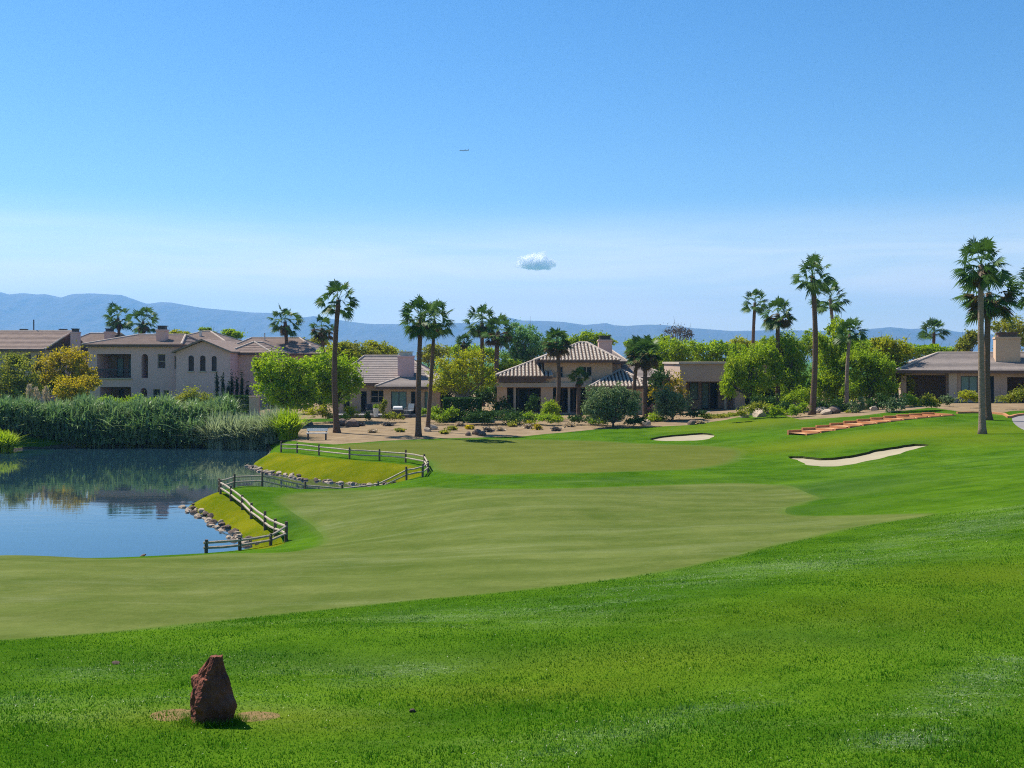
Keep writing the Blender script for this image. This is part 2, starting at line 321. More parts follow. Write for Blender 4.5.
for x, y, z in [(-50, 79, .9), (-35, 79, .9), (-24, 80, 1.0), (-60, 105, 1.2), (-35, 105, 1.25), (-20, 100, 1.3), (-8, 110, 1.4), (15, 110, 1.6), (45, 105, 2.6), (60, 100, 2.8), (70, 140, 2.2),
                (-90, 140, 1.2), (0, 150, 1.4), (-40, 200, 1.2), (60, 220, 1.3), (0, 300, 1.2), (-200, 300, 1.2), (200, 300, 1.3),
                (-30, 24, 1.3), (-45, 30, 1.0), (-30, 12, 2.8), (-12, 3, 4.3), (0, 2, 4.4), (12, 3, 4.8), (0, -3, 5.0), (-10, -3, 4.8), (10, -3, 5.2), (30, 14, 4.4), (40, 30, 3.8), (55, 50, 3.6), (65, 70, 3.4),
                (-30, 35, .9), (-25, 45, .8), (-35, 55, .8), (-30, 66, .8), (-17, 38, .5), (-14, 33, .35), (-10, 29, .78), (-20, 29, .7), (-75, 60, 1.0)]:
    cz(x, y, z)
CA = np.array(CTRL)
def uv(X, Y): return X / (Y + 10.0) * 2.2, np.log(np.maximum(Y, -5.0) + 6.0)
cu, cv = uv(CA[:, 0], CA[:, 1])
def _k(r2): return np.where(r2 > 1e-12, r2 * np.log(np.maximum(r2, 1e-12)), 0.0)
n = len(CA)
Kmat = _k((cu[:, None] - cu) ** 2 + (cv[:, None] - cv) ** 2) + np.eye(n) * .004
Pm = np.stack([np.ones(n), cu, cv], 1)
A = np.zeros((n + 3, n + 3)); A[:n, :n] = Kmat; A[:n, n:] = Pm; A[n:, :n] = Pm.T
W = np.linalg.solve(A, np.concatenate([CA[:, 2], np.zeros(3)]))
def land(X, Y):
    X = np.asarray(X, float); Y = np.asarray(Y, float); sh = X.shape; X = X.ravel(); Y = Y.ravel()
    u, v = uv(X, Y); u = np.clip(u, -1.5, 1.5); out = np.empty(len(X))
    for s in range(0, len(X), 40000):
        e = slice(s, s + 40000)
        out[e] = _k((u[e, None] - cu) ** 2 + (v[e, None] - cv) ** 2) @ W[:n] + W[n] + W[n + 1] * u[e] + W[n + 2] * v[e]
    far = np.clip((Y - 170) / 130, 0, 1); out = out * (1 - far) + 1.2 * far
    nf = np.clip(1.2 - Y / 120, 0, 1)
    out += nf * (.018 * np.sin(X * 1.3 + .6 * Y) * np.sin(Y * .9 - .3 * X) + .03 * np.sin(X * .45 + 1) * np.sin(Y * .37 + 2))
    for bx, by, sx, sy, h in ((12.2, 38.5, 3.2, 2.6, .22), (9.6, 29.6, 3.0, 1.6, .16)):
        out += h * np.exp(-((X - bx) / sx) ** 2 - ((Y - by) / sy) ** 2)
    return out.reshape(sh)
def hit(px, py):
    d = np.geomspace(4, 160, 1400); z = land((px - 512) * d / F, d); r = CAMZ - (py - 360) * d / F
    w = np.where(z >= r)[0]; i = w[0] if len(w) else len(d) - 1
    if i > 0 and len(w):
        a = (r - z)[i - 1]; b = (r - z)[i]; t = a / (a - b + 1e-9); dd = d[i - 1] + t * (d[i] - d[i - 1])
    else: dd = d[i]
    return ((px - 512) * dd / F, dd)
def chaikin(p, k=2):
    p = np.array(p, float)
    for _ in range(k):
        q = np.roll(p, -1, 0); p = np.stack([p * .75 + q * .25, p * .25 + q * .75], 1).reshape(-1, 2)
    return p
def sdf(poly, X, Y):
    X = np.asarray(X, float); Y = np.asarray(Y, float); d2 = np.full(X.shape, 1e18); ins = np.zeros(X.shape, bool)
    a = poly; b = np.roll(poly, -1, 0)
    for (ax, ay), (bx, by) in zip(a, b):
        ex, ey = bx - ax, by - ay; wx, wy = X - ax, Y - ay
        t = np.clip((wx * ex + wy * ey) / (ex * ex + ey * ey + 1e-12), 0, 1)
        d2 = np.minimum(d2, (wx - t * ex) ** 2 + (wy - t * ey) ** 2)
        ins ^= ((ay > Y) != (by > Y)) & (X < (bx - ax) * (Y - ay) / ((by - ay) + 1e-12) + ax)
    d = np.sqrt(d2); return np.where(ins, -d, d)
def w0(px, py):                      # point of the picture on the water level
    d = F * CAMZ / (py - 360); return ((px - 512) * d / F, d)
POND = chaikin([(-75, 74), w0(-60, 452), w0(10, 452), w0(25, 448), w0(120, 446.5), w0(225, 446.5), w0(262, 447.5), w0(272, 451), w0(262, 458), w0(247, 465.5), w0(268, 473),
                w0(300, 479), w0(350, 484), w0(398, 486), w0(396, 489.5), w0(340, 491), w0(262, 493), w0(215, 495.5), w0(190, 503), w0(181, 508), w0(200, 517), w0(218, 528), w0(236, 540), w0(247, 550),
                (-9.6, 33), (-13, 31.5), (-20, 30), (-32, 29.5), (-60, 34), (-80, 50)], 2)
def ground_z(X, Y):
    X = np.asarray(X, float); Y = np.asarray(Y, float)
    z = land(X, Y)
    ds = sdf(POND, X, Y)
    wid = np.where(Y < 34, 3.4, np.where(Y > 70, 2.0, 2.2))
    t = np.clip((ds + .9) / (wid + .9), 0, 1); t = 1 - (1 - t) ** 2.0
    zz = -0.9 + (z + .9) * t
    return np.where(ds < wid, np.minimum(zz, z), z)
def gz(x, y): return float(ground_z(np.array([x]), np.array([y]))[0])
def hp(pts): return [hit(*p) for p in pts]
ZONES = []
def grow(p, k):
    nrm = np.roll(p, -1, 0) - np.roll(p, 1, 0); nrm = np.stack([nrm[:, 1], -nrm[:, 0]], 1); nrm /= np.linalg.norm(nrm, axis=1)[:, None] + 1e-9
    a = .5 * np.sum(p[:, 0] * np.roll(p[:, 1], -1) - np.roll(p[:, 0], -1) * p[:, 1]); t = np.arange(len(p))
    return p + nrm * np.sign(a) * (k * (1 + .5 * np.sin(t * 1.1) + .4 * np.sin(t * 2.7)))[:, None]
ZONES.append(('pond_mud', grow(POND, .16), 'mud'))
ZONES.append(('bare_soil', chaikin(hp([(236, 712), (262, 711), (284, 714), (278, 719), (250, 722), (236, 722)])), 'soil'))
ZONES.append(('bare_soil', chaikin(hp([(146, 716), (160, 710), (188, 708), (196, 713), (188, 720), (160, 722)])), 'soil'))
B1 = chaikin(hp([(646, 439.5), (660, 436), (690, 433.3), (708, 432.6), (715, 435), (712, 439), (690, 440.8), (662, 441)]))
B2 = chaikin(hp([(787, 455.5), (805, 456.5), (823, 458.5), (850, 456), (877, 449.5), (900, 445.5), (920, 443.5), (931, 444.5), (904, 452.5), (868, 461.6), (832, 467), (812, 466), (795, 460)]))
def ragged(p, amp, seed):
    p = chaikin(p, 1); r = np.random.default_rng(seed); t = np.arange(len(p)); nrm = np.roll(p, -1, 0) - np.roll(p, 1, 0); nrm = np.stack([nrm[:, 1], -nrm[:, 0]], 1); nrm /= np.linalg.norm(nrm, axis=1)[:, None] + 1e-9
    return p + nrm * (amp * (np.sin(t * .55 + 1) + np.sin(t * 1.3) * .7 + r.normal(size=len(p)) * .5))[:, None]
B1 = ragged(B1, .06, 1); B2 = ragged(B2, .07, 2)
ZONES.append(('sand_bunker', B1, 'sand')); ZONES.append(('sand_bunker', B2, 'sand'))
ZONES.append(('grassy_bank', chaikin(hp([(281, 452.5), (297, 454), (320, 457), (350, 460), (380, 462), (405, 464), (424, 467), (423, 476.5), (400, 480)]) + [w0(345, 487), w0(300, 482), w0(262, 477), w0(240, 466), w0(258, 456)]), 'bank'))
ZONES.append(('grassy_bank', chaikin(hp([(219, 488.5), (240, 500), (262, 515), (291, 540), (272, 548), (250, 549.5)]) + [w0(232, 552), w0(205, 526), w0(176, 508), w0(195, 498)]), 'bank'))
GREEN = chaikin(hp([(325, 447), (380, 442), (440, 439.6), (520, 439), (600, 441), (650, 444), (700, 445), (742, 449), (740, 457), (728, 464), (690, 470), (600, 473), (500, 475), (445, 474), (434, 468), (432, 460), (400, 455), (350, 450)]))
ZONES.append(('putting_green', GREEN, 'green'))
FAIR = chaikin(hp([(-60, 646), (0, 640), (100, 633), (200, 623), (300, 612), (400, 601), (480, 595), (560, 586), (628, 577), (696, 566), (741, 554), (814, 536), (877, 523), (945, 513.5), (905, 513.8), (841, 515.5), (796, 516), (781, 512), (800, 503), (825, 498), (803, 491), (786, 485),
                  (741, 482), (650, 486), (560, 489), (480, 490), (400, 487.5), (330, 489), (285, 494), (277, 501), (292, 512), (312, 524), (326, 536), (318, 547), (290, 553)]) + [(-7.6, 26), (-12, 27.5), (-22, 27), (-34, 24)], 2)
ZONES.append(('fairway', FAIR, 'fairway'))
ZONES.append(('lawn', chaikin(hp([(292, 419), (340, 418), (345, 421), (300, 423)])), 'lawn'))
ZONES.append(('lawn', chaikin(hp([(694, 415), (745, 413.5), (748, 416), (700, 418)])), 'lawn'))
ZONES.append(('cart_path', chaikin(hp([(1011, 418), (1018, 414.5), (1060, 413), (1090, 425), (1090, 452), (1040, 437), (1022, 429), (1014, 424)])), 'path'))
DES = hp([(283, 438), (300, 442), (335, 444.5), (380, 441), (440, 438.4), (520, 436.5), (545, 434), (600, 429), (640, 427.5), (690, 425), (725, 420), (752, 414.5), (775, 413), (800, 419.5), (830, 418), (860, 416), (900, 411), (932, 407.5), (945, 409.5), (960, 411.5), (1003, 413), (1010, 411), (1060, 409)])
ZONES.append(('desert_ground', np.array(DES + [(62, 90), (70, 150), (-30, 150), (-26, 110), (-19, 84)]), 'desert'))

def near_line(pts, X, Y, wid):
    d = np.full(X.shape, 1e9); P2 = [np.array(hit(*p)) for p in pts]
    for a, b in zip(P2, P2[1:]):
        e = b - a; t = np.clip(((X - a[0]) * e[0] + (Y - a[1]) * e[1]) / (e @ e), 0, 1)
        d = np.minimum(d, np.hypot(X - a[0] - t * e[0], Y - a[1] - t * e[1]) / (wid * (.35 + .06 * (a[1] + t * e[1]))))
    return np.exp(-d * d)
def turf_attrs(X, Y):  # clip marks the mown streaks where sheen is painted pale
    dry = np.zeros(X.shape); lush = np.zeros(X.shape); clip = np.zeros(X.shape)
    for px, py, rx, ry, k in [(880, 436, 9, 3.2, .75), (930, 431, 6, 3, .5), (750, 424, 5, 4, .7), (715, 428, 4, 3, .45), (230, 716, .9, .35, .55), (300, 722, .7, .4, .3), (1000, 575, 1.5, 1.6, .35), (640, 660, 1.6, .9, .35), (860, 610, 2, 1.2, .25), (980, 440, 3, 4, .4), (540, 690, 1.2, .5, .4)]:
        hx, hy = hit(px, py); dry = np.maximum(dry, k * np.exp(-((X - hx) / rx) ** 2 - ((Y - hy) / ry) ** 2))
    for px, py, rx, ry, k in [(840, 488, 3.2, 2.6, .6), (800, 510, 2.4, 1.2, .5), (780, 425, 4, 3, .3), (310, 515, 2, 5, .4), (620, 480, 9, 1.5, .4), (330, 660, 3, .6, .35), (760, 640, 1.2, .7, .3)]:
        hx, hy = hit(px, py); lush = np.maximum(lush, k * np.exp(-((X - hx) / rx) ** 2 - ((Y - hy) / ry) ** 2))
    for pts, wd, k in [([(1040, 508), (960, 530), (880, 556), (800, 566), (720, 576)], .75, .75), ([(740, 574), (640, 590), (560, 612), (430, 618)], .7, .6), ([(430, 668), (330, 676), (230, 664), (90, 672)], .5, .5), ([(0, 705), (90, 712), (170, 700), (250, 700)], .45, .4),
                       ([(1024, 660), (960, 700), (900, 745)], .35, .7), ([(520, 768), (600, 735), (740, 700)], .4, .4), ([(820, 470), (930, 468), (1024, 455)], .5, .25), ([(640, 480), (560, 484)], .4, .3)]:
        clip = np.maximum(clip, k * near_line(pts, X, Y, wd))
    return np.clip(dry, 0, 1), np.clip(lush, 0, 1), np.clip(clip, 0, 1)
def set_attrs(me, X, Y):
    for nm, v in zip(('dry', 'lush', 'clip'), turf_attrs(X, Y)):
        me.attributes.new(nm, 'FLOAT', 'POINT').data.foreach_set('value', v.astype(np.float32))
def build_ground():
    t = np.linspace(math.log(1.6), math.log(112), 560); Yr = np.exp(t) - 6
    Yr = np.concatenate([Yr, np.geomspace(112, 16000, 44)])
    u = np.concatenate([np.linspace(-3.0, -.9, 10), np.linspace(-.88, -.54, 18), np.linspace(-.52, .52, 380), np.linspace(.54, .88, 18), np.linspace(.9, 3.0, 10)])
    X = u[None, :] * (Yr[:, None] + 10); Y = np.repeat(Yr[:, None], len(u), 1)
    nr, nc = X.shape; X = X.ravel(); Y = Y.ravel()
    Z = ground_z(X, Y)
    ii = np.arange((nr - 1) * nc).reshape(nr - 1, nc)[:, :-1].ravel()
    quads = np.stack([ii, ii + 1, ii + 1 + nc, ii + nc], 1)
    VX, VY, VZ = list(X), list(Y), list(Z)
    ngons = []; parts = []
    vx, vy = X, Y
    for zi, (name, poly, mk) in enumerate(ZONES):
        ax = np.array(VX); ay = np.array(VY)
        x0, y0 = poly.min(0) - 1; x1, y1 = poly.max(0) + 1
        box = (ax > x0) & (ax < x1) & (ay > y0) & (ay < y1)
        S = np.full(len(ax), 1.0); S[box] = sdf(poly, ax[box], ay[box]); S[np.abs(S) < 1e-5] = 1e-5
        S = list(S); Sa = np.array(S); cache = {}
        inq = (Sa[quads] < 0).sum(1)
        inside = [tuple(q) for q in quads[inq == 4]]
        cand = [tuple(q) for q in quads[(inq > 0) & (inq < 4)]]
        quads = quads[inq == 0]
        keep = []
        for g in ngons:
            k = sum(S[i] < 0 for i in g)
            if k == len(g): inside.append(g)
            elif k == 0: keep.append(g)
            else: cand.append(g)
        ngons = keep; rim = []
        def cut(i, j):
            key = (min(i, j), max(i, j))
            if key not in cache:
                a, b = key; tt = S[a] / (S[a] - S[b])
                VX.append(VX[a] + tt * (VX[b] - VX[a])); VY.append(VY[a] + tt * (VY[b] - VY[a])); VZ.append(VZ[a] + tt * (VZ[b] - VZ[a])); S.append(0.0)
                cache[key] = len(VX) - 1
            return cache[key]
        for g in cand:
            gi, go, cuts = [], [], []
            for a, b in zip(g, g[1:] + g[:1]):
                (gi if S[a] < 0 else go).append(a)
                if (S[a] < 0) != (S[b] < 0):
                    c = cut(a, b); gi.append(c); go.append(c); cuts.append(c)
            if len(gi) > 2: inside.append(tuple(gi))
            if len(go) > 2: ngons.append(tuple(go))
            if len(cuts) == 2: rim.append(tuple(cuts))
        parts.append((name, inside, mk, rim, poly))
    def emit(name, faces, mat, zf=None):
        ids = sorted({i for f in faces for i in f}); mp = {i: k for k, i in enumerate(ids)}
        vs = [(VX[i], VY[i], VZ[i] if zf is None else zf[i]) for i in ids]
        o = link_mesh(name, vs, [tuple(mp[i] for i in f) for f in faces], mat, smooth=True); o['kind'] = 'structure'
        if name in ('ground', 'fairway', 'putting_green'):
            v = np.array(vs); d = np.abs(sdf(FAIR, v[:, 0], v[:, 1])) if name != 'putting_green' else np.full(len(v), 1e9)
            if name != 'fairway': d = np.minimum(d, np.abs(sdf(GREEN, v[:, 0], v[:, 1])))
            wd = .16 + .009 * np.clip(v[:, 1] - 10, 0, 70)
            o.data.attributes.new('edge', 'FLOAT', 'POINT').data.foreach_set('value', np.clip(1 - d / wd, 0, 1).astype(np.float32))
        if name == 'ground': set_attrs(o.data, v[:, 0], v[:, 1])
        return o
    emit('ground', [tuple(q) for q in quads] + ngons, M['rough'])
    for name, faces, mk, rim, poly in parts:
        if not faces: continue
        if name == 'sand_bunker':
            ids = sorted({i for f in faces for i in f}); cy = poly[:, 1].mean()
            px = np.array([VX[i] for i in ids]); py = np.array([VY[i] for i in ids]); s = np.minimum(sdf(poly, px, py), 0)
            # depth of the rim grows towards the far, high side of the bunker
            far = poly.copy(); zf = {}
            ymin = np.array([poly[np.abs(poly[:, 0] - x).argsort()[:6], 1].min() for x in px]); ymax = np.array([poly[np.abs(poly[:, 0] - x).argsort()[:6], 1].max() for x in px])
            f = np.clip((py - ymin) / np.maximum(ymax - ymin, .4), 0, 1)
            dep = .02 + .09 * np.clip(f * 1.3 - .15, 0, 1) + .05 * np.clip(-s / 1.2, 0, 1)
            for i, d in zip(ids, dep): zf[i] = VZ[i] - d
            emit(name, faces, M[mk], zf)
            mb = MB()
            for a, b in rim:
                mb.quad((VX[a], VY[a], VZ[a] + .002), (VX[b], VY[b], VZ[b] + .002), (VX[b], VY[b], zf[b] - .02), (VX[a], VY[a], zf[a] - .02))
            mb.build('bunker_lip', M['lip'])['kind'] = 'structure'
        else: emit(name, faces, M[mk])
build_ground()
wmb = MB(); wmb.quad((-120, 28, 0), (-3.5, 28, 0), (-3.5, 80, 0), (-120, 80, 0))
wmb.build('pond_water', M['water'])['kind'] = 'structure'

# mountains
def build_mountains():
    prof = [(-500, 300), (-300, 285), (-150, 300), (-60, 290), (0, 292), (9, 294.4), (23, 293), (37, 294.5), (45, 294), (61, 297.5), (72, 294), (90, 293.3), (122, 295), (136, 300), (147, 304), (160, 302), (171, 302.5), (203, 308), (231, 310.5),
            (252, 312.5), (278, 313), (303, 317.6), (313, 316), (352, 322), (371, 324), (399, 324), (418, 322.5), (446, 323), (464, 323), (485, 321), (500, 319), (509, 317.5), (522, 320.5), (547, 321), (564, 322), (585, 325), (606, 323), (613, 325), (626, 326), (648, 324.5), (665, 325), (692, 328),
            (732, 331), (780, 330), (830, 331), (870, 329), (890, 327), (910, 329), (930, 328), (960, 332), (1000, 335), (1060, 331), (1200, 326), (1500, 320)]
    px = np.array([p[0] for p in prof], float); py = np.array([p[1] for p in prof], float)
    D = 6400.0; xs = np.linspace(-500, 1500, 500); ry = np.interp(xs, px, py)
    top = CAMZ + (360 - ry) * D / F; X = (xs - 512) * D / F
    rows = np.linspace(-1, 1, 25); V = []
    for k, r in enumerate(rows):
        prof_z = (1 - abs(r)) ** 1.15
        for i in range(len(xs)):
            rough = 0 if abs(r) < .02 else (math.sin(X[i] * .011 + 3 * math.sin(r * 5)) + .6 * math.sin(X[i] * .027 + r * 9) + .4 * math.sin(X[i] * .06 - r * 15)) * .055 * (1 - abs(r)) * min(1, abs(r) * 6)
            V.append((X[i] * (1 + .0), D + r * 900, max(0.5, top[i] * (prof_z + rough)) - (1 - prof_z) * 3))
    nc = len(xs); Fc = [(k * nc + i, k * nc + i + 1, (k + 1) * nc + i + 1, (k + 1) * nc + i) for k in range(24) for i in range(nc - 1)]
    link_mesh('mountains', V, Fc, M['mountain'], smooth=True)['kind'] = 'structure'
build_mountains()
def build_haze():
    mb = MB(); mb.box(-9000, 9000, -60, 7350, -2.2, 418)
    m, nt, out = new_mat('haze_air'); v = nt.nodes.new('ShaderNodeVolumePrincipled')
    v.inputs['Color'].default_value = (.23, .50, .92, 1); v.inputs['Density'].default_value = HAZE_DENSITY; v.inputs['Anisotropy'].default_value = .25
    nt.links.new(v.outputs[0], out.inputs['Volume'])
    o = mb.build('haze', m); o['kind'] = 'stuff'
build_haze()

# ------------------------------------------------------------------ vegetation builders
def X_(px, d): return (px - 512) * d / F
def P(px, py, d): return (X_(px, d), d, CAMZ - (py - 360) * d / F)
def leaf_cloud(blobs, n, size, rng, clump=.34, droop=0.0, fill=.25, aspect=.55):
    """blobs: (centre, radii). Leaves gather in clumps near the blob's outside, so gaps stay open"""
    vol = np.array([r[0] * r[2] for c, r in blobs]) ; vol = vol / vol.sum(); C = []
    for (c, r), w in zip(blobs, vol):
        k = max(5, int(26 * math.sqrt(w * len(blobs)))); m = int(n * w)
        d = rng.normal(size=(k, 3)); d /= np.linalg.norm(d, axis=1)[:, None]
        cc = d * (rng.uniform(.35, 1.25, (k, 1)) ** .7) * .86
        cs = rng.uniform(.4, 1.3, k) * clump * .92
        idx = rng.integers(0, k, m)
        g_ = rng.normal(size=(m, 3)); g_ *= (1 + .5 * np.abs(rng.normal(size=m)))[:, None]; p = cc[idx] + g_ * (cs[idx] * .46)[:, None] * np.array((1, 1, .8))
        u = rng.normal(size=(m, 3)); u /= np.linalg.norm(u, axis=1)[:, None]; u *= rng.uniform(0, .85, (m, 1)) * (.75 + .35 * np.sin(u[:, :1] * 5 + k) * np.sin(u[:, 2:] * 4))
        p = np.where(rng.random((m, 1)) < fill, u, p)
        if droop: p[:, 2] -= droop * np.abs(rng.normal(size=m)) * (np.hypot(p[:, 0], p[:, 1]))
        C.append(p * np.array(r) + np.array(c))
    C = np.concatenate(C); m = len(C)
    a = rng.normal(size=(m, 3))
    if droop: a[:, 2] = a[:, 2] * .5 - 1.6 * (rng.random(m) < .75)
    a /= np.linalg.norm(a, axis=1)[:, None]
    b = rng.normal(size=(m, 3)); b -= (a * b).sum(1)[:, None] * a; b /= np.linalg.norm(b, axis=1)[:, None]
    s = (size * rng.uniform(.6, 1.4, m))[:, None]
    return np.stack([C - a * s, C - b * s * aspect, C + a * s, C + b * s * aspect], 1)
def branches(mb, base, targets, r0, rng, fork=.4):
    base = Vector(base); cen = sum((Vector(t) for t in targets), Vector()) / len(targets)
    f = base + (cen - base) * fork; f.x += rng.normal() * .1
    mb.tube([base, base.lerp(f, .5) + Vector((rng.normal() * .06, 0, 0)), f], [r0 * 1.25, r0, r0 * .85], 7)
    for t in targets:
        t = Vector(t); mid = f.lerp(t, .5) + Vector((rng.normal() * .12, rng.normal() * .12, .12))
        mb.tube([f, mid, t], [r0 * .6, r0 * .4, r0 * .14], 5)
        for _ in range(2):
            q = t + Vector((rng.normal() * .5, rng.normal() * .5, abs(rng.normal()) * .5)); mb.tube([mid, q], [r0 * .28, r0 * .07], 4)
def tree(name, label, cat, px, d, blobs, leaf, n=3500, size=.12, bark='bark', r0=.11, group=None, droop=0.0, clump=.30, fill=.16, seed=0, fork=.4):
    rng = np.random.default_rng(seed + int(px * 7 + d))
    x = X_(px, d); base = np.array((x, d, gz(x, d)))
    root = tag(empty(name, base), label, cat, group); bl = []
    for (bx, by, rx, ry) in blobs:
        c = np.array(P(bx, by, d)) - base; c[1] += rng.normal() * rx * d / F * .3
        bl.append((c, (rx * d / F, (rx * .6 + ry * .4) * d / F, ry * d / F)))
    extra = []
    for c, r in bl:
        for _ in range(3):
            v = rng.normal(size=3); v /= np.linalg.norm(v); v[2] = abs(v[2]) * .9 - .25; q = rng.uniform(.26, .46)
            extra.append((c + v * np.array(r) * rng.uniform(.85, 1.12), tuple(q * x * rng.uniform(.8, 1.3) for x in r)))
    main = bl; bl = main + extra
    mb = MB(); branches(mb, (0, 0, -.1), [c for c, r in main] + [c + np.array((r[0] * .5 * s, 0, r[2] * .3)) for c, r in main for s in (-1, 1)], r0, rng, fork)
    mb.build('trunk', M[bark], root)
    np_mesh('crown', leaf_cloud(bl, int(n * 2.1), size * .84, rng, clump, droop, fill), 4, M[leaf], root)
    return root
def shrub(name, label, cat, px, d, blobs, leaf, n=1200, size=.09, group=None, clump=.4, fill=.45, seed=0, droop=0):
    rng = np.random.default_rng(seed + int(px * 5 + d)); x = X_(px, d); base = np.array((x, d, gz(x, d))); bl = []
    for (bx, by, rx, ry) in blobs:
        bl.append((np.array(P(bx, by, d)) - base, (rx * d / F, rx * d / F * .9, ry * d / F)))
    o = np_mesh(name, leaf_cloud(bl, int(n * 1.3), size * .9, rng, clump, droop, fill), 4, M[leaf], None, base)
    return tag(o, label, cat, group)

# palms
def fan_mesh(seed, nfr, lo, hi, rp=(.6, .95), rb=(.62, .8)):
    rng = np.random.default_rng(seed); T = []
    for i in range(nfr):
        az = i * 2.399 + rng.normal() * .25; el = hi - (hi - lo) * ((i + .5) / nfr) ** .85 + rng.normal() * .1
        d = np.array((math.cos(az) * math.cos(el), math.sin(az) * math.cos(el), math.sin(el)))
        s = np.cross(d, (0, 0, 1.0)); s /= np.linalg.norm(s) + 1e-9; up = np.cross(s, d)
        lp = rng.uniform(*rp); L = rng.uniform(*rb); o = np.array((0, 0, .05 * rng.normal()))
        hub = o + d * lp; hub[2] -= .10 * lp * math.cos(el)
        T.append([o + s * .02, o - s * .02, hub - s * .014, hub + s * .014])
        tilt = rng.normal() * .5; s2 = s * math.cos(tilt) + up * math.sin(tilt)
        m = 17
        for k in range(m):
            a = (k / (m - 1) - .5) * 2 * R(98); ll = L * (1 - .32 * abs(a) / R(98)) * rng.uniform(.9, 1.06)
            dirv = d * math.cos(a) + s2 * math.sin(a); side = -d * math.sin(a) + s2 * math.cos(a)
            mid = hub + dirv * ll * .55; tip = hub + dirv * ll; drop = rng.uniform(.10, .26) * (1.0 if el > -.2 else .7)
            mid = mid - np.array((0, 0, drop * .25)); tip = tip - np.array((0, 0, drop * 1.15))
            T.append([hub, mid - side * .040, tip, mid + side * .040])
    return np.array(T)
CROWN = {}
def crown_data(kind):
    if kind not in CROWN:
        k, s = kind
        if k == 'round': V = fan_mesh(100 + s, 38, R(-58), R(86), (.62, 1.05), (.58, .78))
        elif k == 'open': V = fan_mesh(200 + s, 30, R(-48), R(84), (.65, 1.05), (.58, .78))
        elif k == 'small': V = fan_mesh(300 + s, 28, R(-30), R(86), (.45, .85), (.6, .8))
        elif k == 'skirt': V = fan_mesh(400 + s, 16, R(-82), R(-48), (.35, .7), (.5, .65))
        elif k == 'brown': V = fan_mesh(500 + s, 18, R(-55), R(10), (.55, .9), (.6, .75))
        mk = {'skirt': 'palm_dead', 'brown': 'palm_brown'}.get(k, 'palm_green')
        o = np_mesh('crown', V, 4, M[mk]); me = o.data; bpy.data.objects.remove(o); CROWN[kind] = me
    return CROWN[kind]
def palm(label, px, d, tpx, tpy, w, kind='round', var=0, tr=.19, extra=('skirt',), pale=False, group='fan palms around the houses', lean=0.0, base_py=None):
    x = X_(px, d); base = Vector((x, d, gz(x, d))); top = Vector(P(tpx, tpy, d)) - base
    root = tag(empty('fan_palm', base), label, 'palm', group)
    rng = random.Random(int(px * 13 + d)); lean = lean or rng.uniform(-.28, .28); mb = MB(); pts = []; rad = []; k = 22
    for i in range(k + 1):
        t = i / k; bow = math.sin(t * math.pi) * lean
        pts.append(Vector((top.x * (t ** 1.15) + bow, rng.uniform(-.01, .01), -.15 + (top.z + .1) * t)))
        r = tr * (1.0 - .28 * t) + tr * .55 * math.exp(-t * top.z / .35); rad.append(r * rng.uniform(.94, 1.06))
    mb.tube(pts, rad, 10); mb.build('trunk', M['palm_bark_pale' if pale else 'palm_bark'], root, True)
    sc = (w * d / F) / 2.75
    def put(kd, name, dz, s):
        o = bpy.data.objects.new(name, crown_data(kd)); COL.objects.link(o); o.parent = root
        o.location = (top.x, 0, top.z + dz); o.scale = (s, s, s); o.rotation_euler = (0, 0, rng.uniform(0, 6.28))
    put((kind, var), 'crown', 0, sc)
    for e in extra: put((e, var % 2), 'dead_fronds', -.12 * sc, sc * (.95 if e == 'brown' else .85))
    return root

